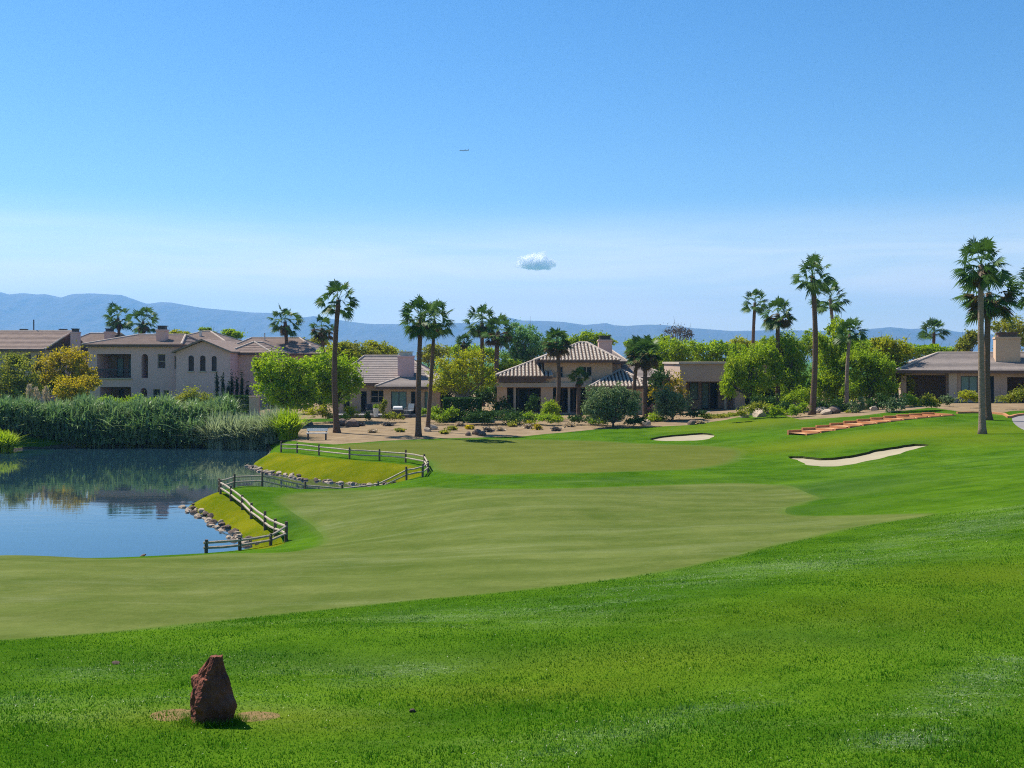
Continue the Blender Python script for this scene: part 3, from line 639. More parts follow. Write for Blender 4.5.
# ------------------------------------------------------------------ house builder
class House:
    def __init__(s, name, label, d, pxc, rz=0, base=None):
        s.d = d; x = X_(pxc, d); s.loc = Vector((x, d, gz(x, d) if base is None else base)); s.pxc = pxc
        s.root = tag(empty(name, s.loc, rz), label, 'house', 'houses beyond the green')
    def x(s, px): return X_(px, s.d) - s.loc.x
    def z(s, py): return CAMZ - (py - 360) * s.d / F - s.loc.z
    def front(s, mat, px0, px1, pyt, y=0., depth=8., holes=(), pyb=None, gable=None, porch_mat='stucco_back', reveal=.18, sides=True):
        """a storey block: front wall with real openings, sides, back and lid. holes: (px0, px1, py0, py1, kind)"""
        x0, x1, z1 = s.x(px0), s.x(px1), s.z(pyt); z0 = -.4 if pyb is None else s.z(pyb); mb = MB()
        H = [(s.x(a), s.x(b), max(s.z(dn), z0 + .01) if True else 0, s.z(up), k) for a, b, up, dn, k in holes]
        xs = sorted({x0, x1, *[h[0] for h in H], *[h[1] for h in H]}); zs = sorted({z0, z1, *[h[2] for h in H], *[h[3] for h in H]})
        for xa, xb in zip(xs, xs[1:]):
            for za, zb in zip(zs, zs[1:]):
                cx, czz = (xa + xb) / 2, (za + zb) / 2
                if any(h[0] < cx < h[1] and h[2] < czz < h[3] for h in H): continue
                mb.quad((xa, y, za), (xb, y, za), (xb, y, zb), (xa, y, zb))
        if sides:
            mb.quad((x0, y, z0), (x0, y, z1), (x0, y + depth, z1), (x0, y + depth, z0)); mb.quad((x1, y, z0), (x1, y + depth, z0), (x1, y + depth, z1), (x1, y, z1))
            mb.quad((x0, y + depth, z0), (x0, y + depth, z1), (x1, y + depth, z1), (x1, y + depth, z0)); mb.quad((x0, y, z1), (x1, y, z1), (x1, y + depth, z1), (x0, y + depth, z1))
        if gable is not None:
            gx, gzz = s.x(gable[0]), s.z(gable[1])
            mb.quad((x0, y, z1), (x1, y, z1), (gx, y, gzz)); mb.quad((x0, y + depth, z1), (gx, y + depth, gzz), (x1, y + depth, z1))
        wall = None
        for a, b, c, dd, k in H:
            rv = 3.0 if k == 'porch' else (1.4 if k == 'niche' else reveal)
            mb.quad((a, y, c), (a, y, dd), (a, y + rv, dd), (a, y + rv, c)); mb.quad((b, y, c), (b, y + rv, c), (b, y + rv, dd), (b, y, dd))
            mb.quad((a, y, c), (a, y + rv, c), (b, y + rv, c), (b, y, c)); mb.quad((a, y, dd), (b, y, dd), (b, y + rv, dd), (a, y + rv, dd))
            if k in ('arch', 'niche'):
                r = (b - a) / 2; cx = (a + b) / 2; czz = dd - r
                for sg in (-1, 1):
                    arc = [(cx + sg * r * math.cos(t), y + .002, czz + r * math.sin(t)) for t in np.linspace(0, math.pi / 2, 6)]
                    fan = [(cx + sg * r, y + .002, dd)]
                    for p, q in zip(arc, arc[1:]): mb.quad(fan[0], p, q) if sg > 0 else mb.quad(fan[0], q, p)
        wall = mb.build('wall', M[mat], s.root)
        for a, b, c, dd, k in H:
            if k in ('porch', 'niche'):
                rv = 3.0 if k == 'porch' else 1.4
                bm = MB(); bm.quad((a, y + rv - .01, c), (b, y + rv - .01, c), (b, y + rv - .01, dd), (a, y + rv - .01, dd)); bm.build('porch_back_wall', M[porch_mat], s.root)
            else: s.window(a, b, c, dd, y + reveal - .03, k)
        return wall
    def window(s, a, b, c, dd, y, k='win', glass='glass'):
        f = MB(); t = .06
        f.box(a, a + t, y - .05, y, c, dd); f.box(b - t, b, y - .05, y, c, dd); f.box(a + t, b - t, y - .05, y, c, c + t); f.box(a + t, b - t, y - .05, y, dd - t, dd)
        if b - a > .9: f.box((a + b) / 2 - .03, (a + b) / 2 + .03, y - .05, y, c + t, dd - t)
        if k == 'win' and dd - c > 1: f.box(a + t, b - t, y - .045, y - .003, (c + dd) / 2 - .025, (c + dd) / 2 + .025)
        o = f.build('window' if k != 'door' else 'glass_door', M['dark_metal' if k in ('arch', 'door', 'teal') else 'trim'], s.root)
        g = MB(); g.quad((a, y - .01, c), (b, y - .01, c), (b, y - .01, dd), (a, y - .01, dd)); g.build('pane', M['glass_teal' if k == 'teal' else glass], o)
    def hip(s, x0, x1, y0, y1, z, rise, mat, ridge=None, gap='fascia', tiles=False, th=.2, cap=True):
        """hip roof; ridge = (xa, ya, xb, yb)"""
        w, dp = x1 - x0, y1 - y0
        if ridge is None:
            if w >= dp: ridge = (x0 + dp / 2, (y0 + y1) / 2, x1 - dp / 2, (y0 + y1) / 2)
            else: ridge = ((x0 + x1) / 2, y0 + w / 2, (x0 + x1) / 2, y1 - w / 2)
        A, B, C, D = Vector((x0, y0, z)), Vector((x1, y0, z)), Vector((x1, y1, z)), Vector((x0, y1, z))
        E, G = Vector((ridge[0], ridge[1], z + rise)), Vector((ridge[2], ridge[3], z + rise))
        along_x = abs(ridge[2] - ridge[0]) >= abs(ridge[3] - ridge[1])
        planes = [(A, B, G, E), (C, D, E, G), (D, A, E), (B, C, G)] if along_x else [(A, B, E), (C, D, G), (D, A, E, G), (B, C, G, E)]
        mb = MB()
        for p in planes: mb.quad(*p)
        mb.build('roof', M['tile_gap'] if tiles else M[mat], s.root)
        fm = MB(); fm.box(x0 + .03, x1 - .03, y0 + .03, y1 - .03, z - th, z - .004); fm.build('eave', M[gap], s.root)
        if tiles:
            tm = MB()
            for p in planes: tile_plane(tm, p)
            tm.build('roof_tiles', M[mat], s.root)
        else:
            tm = MB()
            for p in planes: tile_rows(tm, p)
            tm.build('roof_tiles', M[mat], s.root)
        if cap:
            cm = MB()
            for a, b in ((A, E), (B, G if along_x else E), (C, G), (D, E if along_x else G), (E, G)):
                if (b - a).length > .2: cm.tube([a + Vector((0, 0, .06)), b + Vector((0, 0, .06))], [.10, .10], 6)
            cm.build('ridge_tiles', M['ridge'], s.root)
    def gable(s, x0, x1, y0, y1, z, gx, gzz, mat):
        mb = MB(); t = Vector((0, 0, .16)); A = Vector((x0, y0, z)); G = Vector((gx, y0, gzz)); B = Vector((x1, y0, z)); dy = Vector((0, y1 - y0, 0))
        for p, q in ((A, G), (G, B)):
            mb.quad(p + t, q + t, q + t + dy, p + t + dy); mb.quad(p, p + dy, q + dy, q); mb.quad(p, q, q + t, p + t)
            mb.quad(p + dy, p + t + dy, q + t + dy, q + dy)
        mb.quad(A, A + t, A + t + dy, A + dy); mb.quad(B, B + dy, B + t + dy, B + t)
        mb.build('gable_roof', M[mat], s.root)
    def chimney(s, px0, px1, pyt, pyb, y, mat, cap='metal', dep=1.0):
        m = MB(); x0, x1 = s.x(px0), s.x(px1); zt = s.z(pyt); m.box(x0, x1, y, y + dep, s.z(pyb), zt)
        m.box(x0 - .06, x1 + .06, y - .06, y + dep + .06, zt - .16, zt - .03)
        c = m.build('chimney', M[mat], s.root); k = MB(); w = (x1 - x0) * .22
        k.box(x0 + w * .5, x1 - w * .5, y + .15, y + dep - .15, zt + .001, zt + .30); k.box(x0 + w * .2, x1 - w * .2, y + .05, y + dep - .05, zt + .30, zt + .37)
        k.build('chimney_cap', M[cap], c)
    def block(s, name, mat, px0, px1, py0, py1, y0, y1):
        m = MB(); m.box(s.x(px0), s.x(px1), y0, y1, s.z(py1), s.z(py0)); return m.build(name, M[mat], s.root)
def _plane_frame(p):
    A, B = p[0], p[1]; e = (B - A); L = e.length; e = e / L
    nrm = e.cross(p[2] - A).normalized(); v = nrm.cross(e).normalized()
    pts = [((q - A).dot(e), (q - A).dot(v)) for q in p]
    return A, e, v, nrm, L, pts
def _span(pts, a):
    """how far up the slope the roof plane reaches at distance a along the eave"""
    best = 0
    for (x0, y0), (x1, y1) in zip(pts, pts[1:] + pts[:1]):
        if min(x0, x1) <= a <= max(x0, x1) and abs(x1 - x0) > 1e-6: best = max(best, y0 + (y1 - y0) * (a - x0) / (x1 - x0))
    return best
def tile_plane(mb, p, step=.31, r=.10):
    A, e, v, nrm, L, pts = _plane_frame(p)
    k = int(L / step)
    for i in range(k):
        a = (i + .5) * L / k; t = _span(pts, a)
        if t < .25: continue
        c0 = A + e * a - v * .08; n_ = max(1, int(t / .42)); base = len(mb.v)
        prof = [(-r, .0), (-r * .72, r * .72), (0, r), (r * .72, r * .72), (r, .0)]
        # overlapping courses: each one starts a little prouder than the one before ends
        for j in range(n_):
            lo, hi = (t + .08) * j / n_, (t + .08) * (j + 1) / n_ + .0
            b = len(mb.v)
            for q, lift in ((lo, .03), (hi, .0)):
                for (dx, dz) in prof: mb.v.append(tuple(c0 + e * dx + v * q + nrm * (dz + lift)))
            for m in range(4): mb.f.append((b + m, b + m + 1, b + m + 6, b + m + 5))
            mb.f.append((b, b + 1, b + 2, b + 3, b + 4))
def tile_rows(mb, p, step=.38):
    """flat concrete tiles: shallow overlapping courses across the slope"""
    A, e, v, nrm, L, pts = _plane_frame(p); top = max(q[1] for q in pts); n_ = max(2, int(top / step))
    def rng_(t):
        xs = []
        for (x0, y0), (x1, y1) in zip(pts, pts[1:] + pts[:1]):
            if abs(y1 - y0) < 1e-6:
                if abs(y0 - t) < 1e-6: xs += [x0, x1]
            elif min(y0, y1) - 1e-9 <= t <= max(y0, y1) + 1e-9: xs.append(x0 + (x1 - x0) * (t - y0) / (y1 - y0))
        return (min(xs), max(xs)) if xs else None
    for j in range(n_):
        t0, t1 = top * j / n_, top * (j + 1) / n_; r0, r1 = rng_(t0 + 1e-5), rng_(t1 - 1e-5)
        if not r0 or not r1: continue
        def q(a, t, h): return A + e * a + v * t + nrm * h
        mb.quad(q(r0[0], t0, .055), q(r0[1], t0, .055), q(r1[1], t1, .02), q(r1[0], t1, .02)); mb.quad(q(r0[0], t0, .01), q(r0[1], t0, .01), q(r0[1], t0, .055), q(r0[0], t0, .055))

# ---- houses
def house_two_storey():
    h = House('two_storey_house', 'grey tan two storey house with arched windows and a balcony behind the reeds', 106, 160)
    x, z = h.x, h.z
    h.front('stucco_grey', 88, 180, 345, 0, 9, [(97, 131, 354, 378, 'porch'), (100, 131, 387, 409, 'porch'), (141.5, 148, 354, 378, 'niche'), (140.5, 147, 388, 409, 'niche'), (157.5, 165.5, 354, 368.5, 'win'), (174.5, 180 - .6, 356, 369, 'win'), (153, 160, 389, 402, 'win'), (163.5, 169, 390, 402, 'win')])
    h.hip(x(84), x(183), -.55, 9.5, z(345) + .02, z(334.5) - z(345), 'tile_brown', (x(123), 4.4, x(172), 4.4))
    m = MB(); m.box(x(97), x(131), .02, .10, z(370), z(369)); 
    for i in range(18):
        xx = x(97) + (x(131) - x(97)) * (i + .5) / 18; m.box(xx - .015, xx + .015, .045, .075, z(378), z(370))
    m.build('balcony_railing', M['dark_metal'], h.root)
    for a, b in ((106, 113), (118, 127)):
        h.window(x(a), x(b), z(377), z(358), 2.95, 'door', 'glass_teal')
    h.window(x(108), x(113), z(408), z(390), 2.95, 'door')
    h.front('stucco_grey', 180, 233.5, 352, -1.2, 9, [(192, 197.5, 355.5, 371, 'arch'), (203.5, 209, 355.5, 371, 'arch'), (215, 220, 356, 371, 'arch')], gable=(206.5, 341.5), reveal=.22)
    h.gable(x(177), x(236), -1.75, 8.6, z(353.2), x(206.5), z(340.8), 'tile_brown')
    for a in (192, 203.5, 215):
        h.block('window_sill', 'trim', a - .7, a + 6.2, 371, 372, -1.3, -1.202)
    h.front('stucco_pink', 233.6, 263, 353, 2.0, 7, [(251, 256, 358, 372, 'win')])
    h.hip(x(222), x(268), 1.5, 9.5, z(353) + .02, z(342) - z(353), 'tile_brown')
    h.chimney(152, 161.5, 329, 349, 1.2, 'stucco_pink', 'dark_metal')
    h.block('balcony_slab_edge', 'trim', 96, 132, 378, 379.4, -.12, -.002)
house_two_storey()
def house_behind():
    h = House('pink_stucco_house', 'pinkish stucco house with brown hip roof behind the bright green trees', 121, 272)
    x, z = h.x, h.z
    h.front('stucco_pink', 226, 318, 354, 0, 12, [(236, 240, 360, 372, 'win'), (262, 268, 360, 373, 'win'), (290, 297, 362, 375, 'win')])
    h.hip(x(216), x(322), -.6, 12.6, z(354) + .02, z(337.5) - z(354), 'tile_brown', (x(240), 5.5, x(290), 5.5))
    h.block('roof_vent', 'metal', 255, 256, 332, 340, 4.5, 4.6)
house_behind()
def house_rear_roof():
    h = House('distant_brown_roof_house', 'house showing only its brown hip roof above the two storey house', 128, 195)
    x, z = h.x, h.z
    h.front('stucco_pink', 165, 222, 343, 0, 10, [])
    h.hip(x(160), x(228), -.6, 10.6, z(343) + .02, z(331) - z(343), 'tile_brown', (x(191), 5, x(199), 5)); h.block('roof_vent', 'metal', 193.5, 195.5, 330, 336, 2.4, 2.7)
house_rear_roof()
def house_far_left():
    h = House('long_roofed_house', 'long brown tiled house at the left edge behind yellow green trees', 122, 0)
    x, z = h.x, h.z
    h.front('stucco_taupe', -80, 44, 349.5, 0, 9, [(6, 15, 353, 366, 'win'), (26, 31, 354, 372, 'win'), (-20, -12, 353, 366, 'win'), (36, 42, 354, 372, 'win')])
    mb = MB(); A = [(x(-90), -.6, z(349.5)), (x(47), -.6, z(349.5)), (x(56), 4.6, z(333) + .3), (x(-90), 4.6, z(333) + .3)]
    mb.quad(*A); mb.quad(A[3], A[2], (x(58), 9.6, z(349.5)), (x(-90), 9.6, z(349.5))); mb.quad(A[1], (x(58), 9.6, z(349.5)), A[2]); mb.build('roof', M['tile_gap'], h.root)
    tm = MB(); tile_rows(tm, [Vector(p) + Vector((0, 0, .01)) for p in A]); tm.build('roof_tiles', M['tile_brown'], h.root)
    e = MB(); e.box(x(-90), x(47), -.62, -.5, z(349.5) - .22, z(349.5) - .004); e.build('eave', M['fascia'], h.root)
    b = MB(); b.tube([Vector(A[1]) + Vector((0, 0, .05)), Vector(A[2]) + Vector((0, 0, .05))], [.12, .12], 6); b.tube([Vector(A[2]) + Vector((0, 0, .05)), Vector(A[3]) + Vector((0, 0, .05))], [.1, .1], 6); b.build('ridge_tiles', M['ridge'], h.root)
    h.chimney(59.5, 66.5, 331, 356, 3.0, 'stucco_grey', 'dark_metal', 1.0)
    for a in (40, -1): h.chimney(a, a + 8, 331, 337, 4.8, 'stucco_taupe', 'dark_metal', .8)
    h.block('roof_vent', 'dark_metal', 33, 37, 330.5, 332.8, 4.8, 5.2)
    h.block('antenna_mast', 'dark_metal', 13.5, 14.5, 318, 334, 5.0, 5.08)
    h.front('stucco_grey', 44, 58, 352, 1.4, 7, [])
house_far_left()
def house_left_rear():
    h = House('hip_roofed_house', 'brown hip roofed house between the long roofed house and the two storey house', 131, 85)
    x, z = h.x, h.z
    h.front('stucco_grey', 62, 108, 349, 0, 9, [(70, 76, 353, 366, 'win')])
    h.hip(x(55), x(116), -.6, 10, z(349) + .02, z(333) - z(349), 'tile_brown', (x(74), 5, x(106), 5)); h.chimney(98, 106, 331, 347, 2.0, 'stucco_pink', 'dark_metal')
house_left_rear()
def house_single():
    h = House('single_storey_house', 'grey roofed single storey house with teal windows behind the twin palms', 93.5, 395)
    x, z = h.x, h.z
    h.front('stucco_taupe', 330, 383, 385, 2.4, 8, [(339, 346, 391, 413, 'win'), (357, 363, 392, 413, 'door'), (367, 383 - .5, 391, 404, 'win')])
    h.front('stucco_tan', 383.5, 437, 387.5, 0, 9, [(391, 406.5, 391.5, 409, 'teal'), (411, 419.5, 391.5, 414, 'door'), (424.5, 431, 391.5, 409, 'teal')])
    h.hip(x(326), x(443), 1.6, 11.6, z(384) + .02, z(356.5) - z(384), 'tile_grey', (x(353), 7.2, x(398), 7.2))
    h.hip(x(376), x(443), -.65, 9.0, z(387) + .02, z(373.5) - z(387), 'tile_grey', (x(409), 4.4, x(418), 4.4))
    h.chimney(394.5, 410.5, 355.5, 379, 2.6, 'stucco_grey', 'metal', 1.1)
    h.block('patio_slab', 'path', 330, 440, 413.6, 415.4, -2.2, -.01)
house_single()
def house_centre():
    h = House('tan_tiled_house', 'tan two level house with pale striped barrel tile roofs and brick coloured chimney', 95, 565)
    x, z = h.x, h.z
    # ground floor with a deep porch
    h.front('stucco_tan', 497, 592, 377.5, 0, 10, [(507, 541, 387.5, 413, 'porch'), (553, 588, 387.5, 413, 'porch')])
    h.block('porch_beam', 'trim', 496, 593, 382.8, 387, -.25, -.004)
    h.block('fascia_board', 'fascia', 499, 545.5, 377, 382, -.45, -.256)
    for a in (513.5, 568): h.block('porch_column', 'trim', a, a + 2.4, 387, 414, .35, .62)
    for a, b in ((508.2, 518), (519, 529), (530, 540), (554, 564), (565, 575), (576, 587)): h.window(x(a), x(b), z(412), z(390), 2.95, 'door')  # dark glass doors added across the back wall to darken the porch
    h.hip(x(495), x(552), -.6, 8, z(376.5) + .02, z(361) - z(376.5), 'tile_pale', (x(535), 3.4, x(549), 3.4), tiles=True)
    # upper floor
    h.front('stucco_tan', 544.5, 613, 361.5, .6, 8, [(558.5, 563.5, 366.5, 378.5, 'win'), (581.5, 592.5, 366.5, 376.5, 'win')], pyb=386)
    h.hip(x(536), x(620), -.15, 9.4, z(360.5) + .02, z(342.5) - z(360.5), 'tile_pale', (x(583), 4.2, x(590), 4.2), tiles=True)
    # right wing in front
    h.front('stucco_tan', 593, 645, 386, -1.6, 9, [(600, 608, 391, 406, 'win'), (618, 628, 391, 406, 'win')])
    h.hip(x(589), x(652), -2.2, 6.6, z(386) + .02, z(371) - z(386), 'tile_pale', (x(621.5), 2.0, x(624), 2.0), tiles=True)
    h.front('stucco_grey', 612, 672, 379, 5, 7, [(650, 656, 384, 396, 'win')])
    h.hip(x(606), x(678), 4.4, 13, z(378.5) + .02, z(366) - z(378.5), 'tile_grey', (x(628), 8.4, x(652), 8.4))
    h.front('stucco_tan', 604, 628, 362, 6, 6, []); h.hip(x(600), x(634), 5.2, 13, z(362) + .02, z(349.5) - z(362), 'tile_grey', (x(612), 9, x(620), 9))
    h.chimney(603, 617, 338.5, 365, 4.6, 'stucco_pink', 'dark_metal', 1.2)
house_centre()
def house_flat():
    h = House('flat_roofed_house', 'taupe flat roofed house with tall glass doors behind the grey green shrub', 95, 722)
    x, z = h.x, h.z
    h.front('stucco_taupe', 680, 800, 364, 0, 10, [(686, 735, 381.5, 411, 'porch'), (745, 790, 384, 411, 'porch')], porch_mat='stucco_taupe')
    h.block('parapet_coping', 'trim', 678.5, 801, 362, 364, -.2, 10.2)
    for a, b, k in ((695, 704, 'teal'), (707.5, 715, 'teal'), (716, 724, 'door'), (750, 760, 'door'), (770, 781, 'door')): h.window(x(a), x(b), z(410 if a > 700 else 401), z(383.5), 2.95, k)
    h.block('porch_column', 'trim', 725.5, 727.5, 381.6, 411, .5, .75)
    h.block('patio_slab', 'path', 694, 750, 410.5, 412.5, -3, -.01)
house_flat()
def house_right():
    h = House('brown_roofed_house', 'brown hip roofed house with square chimney at the right edge behind the tallest palms', 87, 957, R(-17))
    x, z = h.x, h.z
    def L(px): return (px - 957) * 87 / F
    h.front('stucco_taupe', 957 - .5, 1075, 371.5, .5, 9, [(961, 977, 376, 392, 'teal'), (984, 992, 376, 404, 'door'), (1004, 1022, 377, 404, 'porch'), (1035, 1055, 377, 404, 'porch')])
    h.front('stucco_taupe', 905, 956, 371.5, 1.2, 9, [(910, 948, 375.5, 405, 'porch')])
    h.block('corner_column', 'trim', 949.5, 957, 371.6, 406, .2, 1.19)
    h.hip(x(899), x(1085), -.5, 11, z(371) + .02, z(353.5) - z(371), 'tile_grey', (x(944), 5.2, x(1050), 5.2), gap='fascia')
    h.chimney(996, 1019, 336.5, 364, 2.2, 'stucco_tan', 'fascia', 1.6)
house_right()

# ------------------------------------------------------------------ palms
palm('palm behind the two storey house, left of the pair above its roof', 118, 135, 118, 317, 31, 'open', 0, .24)
palm('bushier palm behind the two storey house, right of the pair above its roof', 143, 131, 143, 321, 33, 'open', 2, .22)
palm('palm rising behind the pinkish house roof, fronds drooping', 285, 124, 285, 321, 35, 'open', 0, .26)
palm('short palm with brown drooping fronds just left of the tall slim palm', 322, 110, 322, 328, 30, 'open', 1, .24, ('skirt', 'brown'))
palm('tall slim palm with small crown in front of the bright green trees', 337, 77, 338.5, 299, 43, 'open', 2, .22, ())
palm('front palm of the twin palms with full round crown by the grey roofed house', 418.5, 73.5, 421, 318, 47, 'round', 2, .20, ('skirt',), False, 'fan palms around the houses')
palm('rear slimmer palm of the twin palms by the grey roofed house', 427.5, 78, 434.5, 320, 44, 'round', 3, .155)
palm('taller palm of the group behind the yellow green tree', 482, 108, 482, 322, 38, 'round', 4, .25)
palm('shorter palm right of its group behind the yellow green tree', 498, 105, 498, 331, 38, 'open', 3, .26, ('skirt', 'brown'))
palm('small low palm crown left behind the yellow green tree', 464, 116, 464, 341, 24, 'small', 0, .2)
palm('brown fringed palm in front of the tan tiled house roof', 556, 89, 557, 341, 38, 'small', 1, .19, ('skirt', 'brown'))
palm('small dark palm in front of the tan house upper windows', 579, 88.5, 579, 377, 25, 'small', 2, .2, ('skirt',))
palm('left brown skirted palm of the pair right of the striped roof', 637, 86, 639, 351, 38, 'small', 3, .17, ('skirt', 'brown'))
palm('right brown skirted palm of the pair right of the striped roof', 645.5, 85, 646.5, 353, 42, 'small', 4, .20, ('skirt', 'brown'))
palm('distant palm left of the palm cluster, slim trunk against sky', 755, 106, 755, 302, 30, 'open', 4, .2, ())
palm('palm with long pale trunk rising through the willowy tree', 778, 88, 778, 313, 38, 'open', 5, .2, ('skirt', 'brown'))
palm('tallest palm of the cluster, crown standing clear against the sky', 812, 80, 812.5, 275, 44, 'round', 5, .23, ())
palm('palm close behind the tallest palm of the cluster, paler trunk', 833, 100, 830, 298, 40, 'open', 6, .2, (), True)
palm('green palm half hidden in the leafy trees, pale lower trunk', 847, 84, 850, 333, 40, 'small', 5, .17, (), True)
palm('far small palm above the trees left of the right house', 934, 128, 934, 331, 34, 'small', 6, .24, ())
palm('big front palm with pale grey trunk standing on the mown slope', 982.5, 58, 981, 264, 58, 'round', 6, .18, ('skirt',), True)
palm('big rear palm beside the front palm on the slope, drooping fronds', 988, 66, 989, 292, 64, 'round', 7, .22, ('brown', 'skirt'))
palm('palm cut by the right edge of the picture', 1034, 84, 1036, 288, 50, 'open', 7, .24, ('skirt',))

# ------------------------------------------------------------------ trees
G1 = 'trees around the houses'
tree('olive_green_tree', 'olive green feathery tree at the left edge behind the reeds', 'tree', 8, 94, [(-14, 380, 26, 24), (12, 374, 24, 22), (26, 390, 20, 14), (0, 394, 22, 12)], 'leaf_olive', 6500, .12, group=G1)
tree('yellowing_tree', 'taller yellow leaved tree between the left house and the balcony house', 'tree', 60, 97, [(56, 366, 18, 15), (72, 360, 16, 13), (80, 374, 12, 14), (50, 384, 18, 13), (68, 386, 18, 12)], 'leaf_yellow', 6500, .12, group=G1)
tree('low_yellow_tree', 'low rounded yellow green tree in front of the balcony house', 'tree', 78, 90, [(70, 388, 16, 13), (86, 384, 11, 12), (78, 396, 16, 10)], 'leaf_yellow', 3200, .11, group=G1, seed=3)
tree('mesquite_tree', 'bright green dense tree beside the reeds, left of the tall slim palm', 'tree', 286, 84, [(278, 366, 20, 16), (298, 374, 18, 17), (270, 386, 17, 16), (290, 395, 24, 18), (262, 372, 9, 12), (306, 392, 12, 16)], 'leaf_mesquite', 9500, .105, r0=.13, group=G1)
tree('mesquite_tree', 'bright green spreading tree behind the tall slim palm', 'tree', 336, 88, [(328, 366, 20, 17), (345, 372, 16, 17), (336, 388, 22, 16), (356, 384, 9, 11), (318, 382, 12, 16)], 'leaf_mesquite', 7500, .105, group=G1, seed=5)
tree('palo_verde_tree', 'airy yellow green tree with open twigs between the twin palms and striped roof', 'tree', 462, 90, [(448, 369, 18, 15), (472, 363, 20, 15), (460, 382, 24, 13), (486, 380, 12, 14), (440, 386, 11, 10)], 'leaf_paloverde', 5200, .10, 'bark_pale', .10, group=G1, clump=.3, fill=.2)
tree('eucalyptus_tree', 'tall blue green tree behind the striped tile roof, left side', 'tree', 525, 113, [(522, 334, 15, 14), (535, 346, 13, 14), (514, 350, 14, 15), (528, 364, 16, 14)], 'leaf_eucalyptus', 5200, .14, 'bark_pale', .13, group=G1)
tree('light_green_tree', 'light green round tree below the blue green tree by the striped roof', 'tree', 508, 108, [(510, 366, 13, 11), (500, 374, 12, 10), (522, 370, 11, 8)], 'leaf_fresh', 2600, .12, group=G1)
tree('pine_like_tree', 'dark green tree behind the ridge of the striped roof', 'tree', 590, 118, [(590, 338, 12, 8), (604, 341, 10, 8), (576, 342, 10, 7)], 'leaf_mid', 2600, .13, group=G1)
for i, (px, d, bl, lf, lab) in enumerate([
        (352, 118, [(352, 350, 15, 9), (366, 353, 12, 8)], 'leaf_olive', 'olive tree crown behind the grey roof, nearest the tall slim palm'),
        (377, 122, [(378, 349, 14, 8), (390, 353, 12, 7)], 'leaf_paloverde', 'yellow green tree crown just left of the grey house chimney'),
        (440, 122, [(438, 352, 14, 9), (426, 356, 10, 8)], 'leaf_olive', 'olive tree crown directly behind the twin palms'),
        (205, 150, [(205, 332, 7, 5), (212, 334, 5, 4)], 'leaf_mid', 'small dark tree top above the brown roof beside the gable'),
        (233, 150, [(229, 334, 7, 5), (238, 335, 6, 4)], 'leaf_mesquite', 'small bright tree top above the brown roof, right of the gable'),
        (180, 150, [(176, 334, 8, 4), (186, 335, 7, 3)], 'leaf_paloverde', 'faint yellow green tree top behind the two storey house chimney'),
        (300, 140, [(306, 345, 12, 7), (318, 342, 10, 7)], 'leaf_olive', 'olive tree crown between two palms behind the bright green trees')]):
    tree('background_tree', lab, 'tree', px, d, bl, lf, 1900, .13, group=G1, seed=i * 17)
tree('leafy_tree', 'fresh green tree behind the flat roofed house, left corner', 'tree', 672, 108, [(664, 352, 15, 15), (682, 350, 15, 14), (670, 366, 17, 12), (654, 362, 10, 12)], 'leaf_fresh', 5500, .13, group=G1)
tree('leafy_tree', 'wide green tree above the middle of the flat roof', 'tree', 712, 112, [(700, 352, 14, 11), (718, 350, 14, 11), (735, 354, 12, 10), (710, 363, 22, 8)], 'leaf_mesquite', 5000, .13, group=G1, seed=2)
tree('bare_tree', 'sparse grey leafless tree rising behind the flat roofed house', 'tree', 678, 120, [(676, 331, 9, 8), (685, 335, 7, 7)], 'leaf_bare', 700, .10, 'bark_pale', .12, group=G1, clump=.6)
tree('willowy_tree', 'bright weeping tree in front of the flat roofed house', 'tree', 752, 87, [(745, 364, 17, 15), (760, 356, 16, 16), (735, 378, 13, 16), (756, 382, 18, 16), (728, 388, 8, 10)], 'leaf_fresh', 8500, .10, r0=.12, group=G1, droop=.25)
tree('willowy_tree', 'green weeping tree between the long trunked palm and the tallest palm', 'tree', 790, 88, [(786, 348, 13, 16), (797, 360, 14, 18), (776, 370, 12, 16), (792, 384, 17, 16)], 'leaf_mid', 7500, .10, r0=.12, group=G1, droop=.25, seed=4)
tree('willowy_tree', 'tallest weeping tree just right of the tallest palm', 'tree', 832, 90, [(838, 330, 11, 14), (826, 348, 15, 17), (846, 352, 14, 18), (832, 372, 20, 18), (820, 388, 14, 14), (850, 384, 14, 14)], 'leaf_fresh', 10500, .10, r0=.14, group=G1, droop=.22, seed=6)
tree('dense_tree', 'dense darker green tree right of the half hidden palm', 'tree', 868, 87, [(862, 358, 14, 17), (876, 366, 15, 18), (866, 384, 19, 17), (884, 388, 13, 14)], 'leaf_mid', 8000, .105, r0=.13, group=G1, seed=8)
tree('yellow_green_tree', 'yellow green tree just left of the right house roof', 'tree', 890, 90, [(884, 347, 13, 12), (900, 350, 13, 12), (896, 366, 15, 16), (905, 380, 9, 16)], 'leaf_paloverde', 6000, .105, group=G1, seed=1)
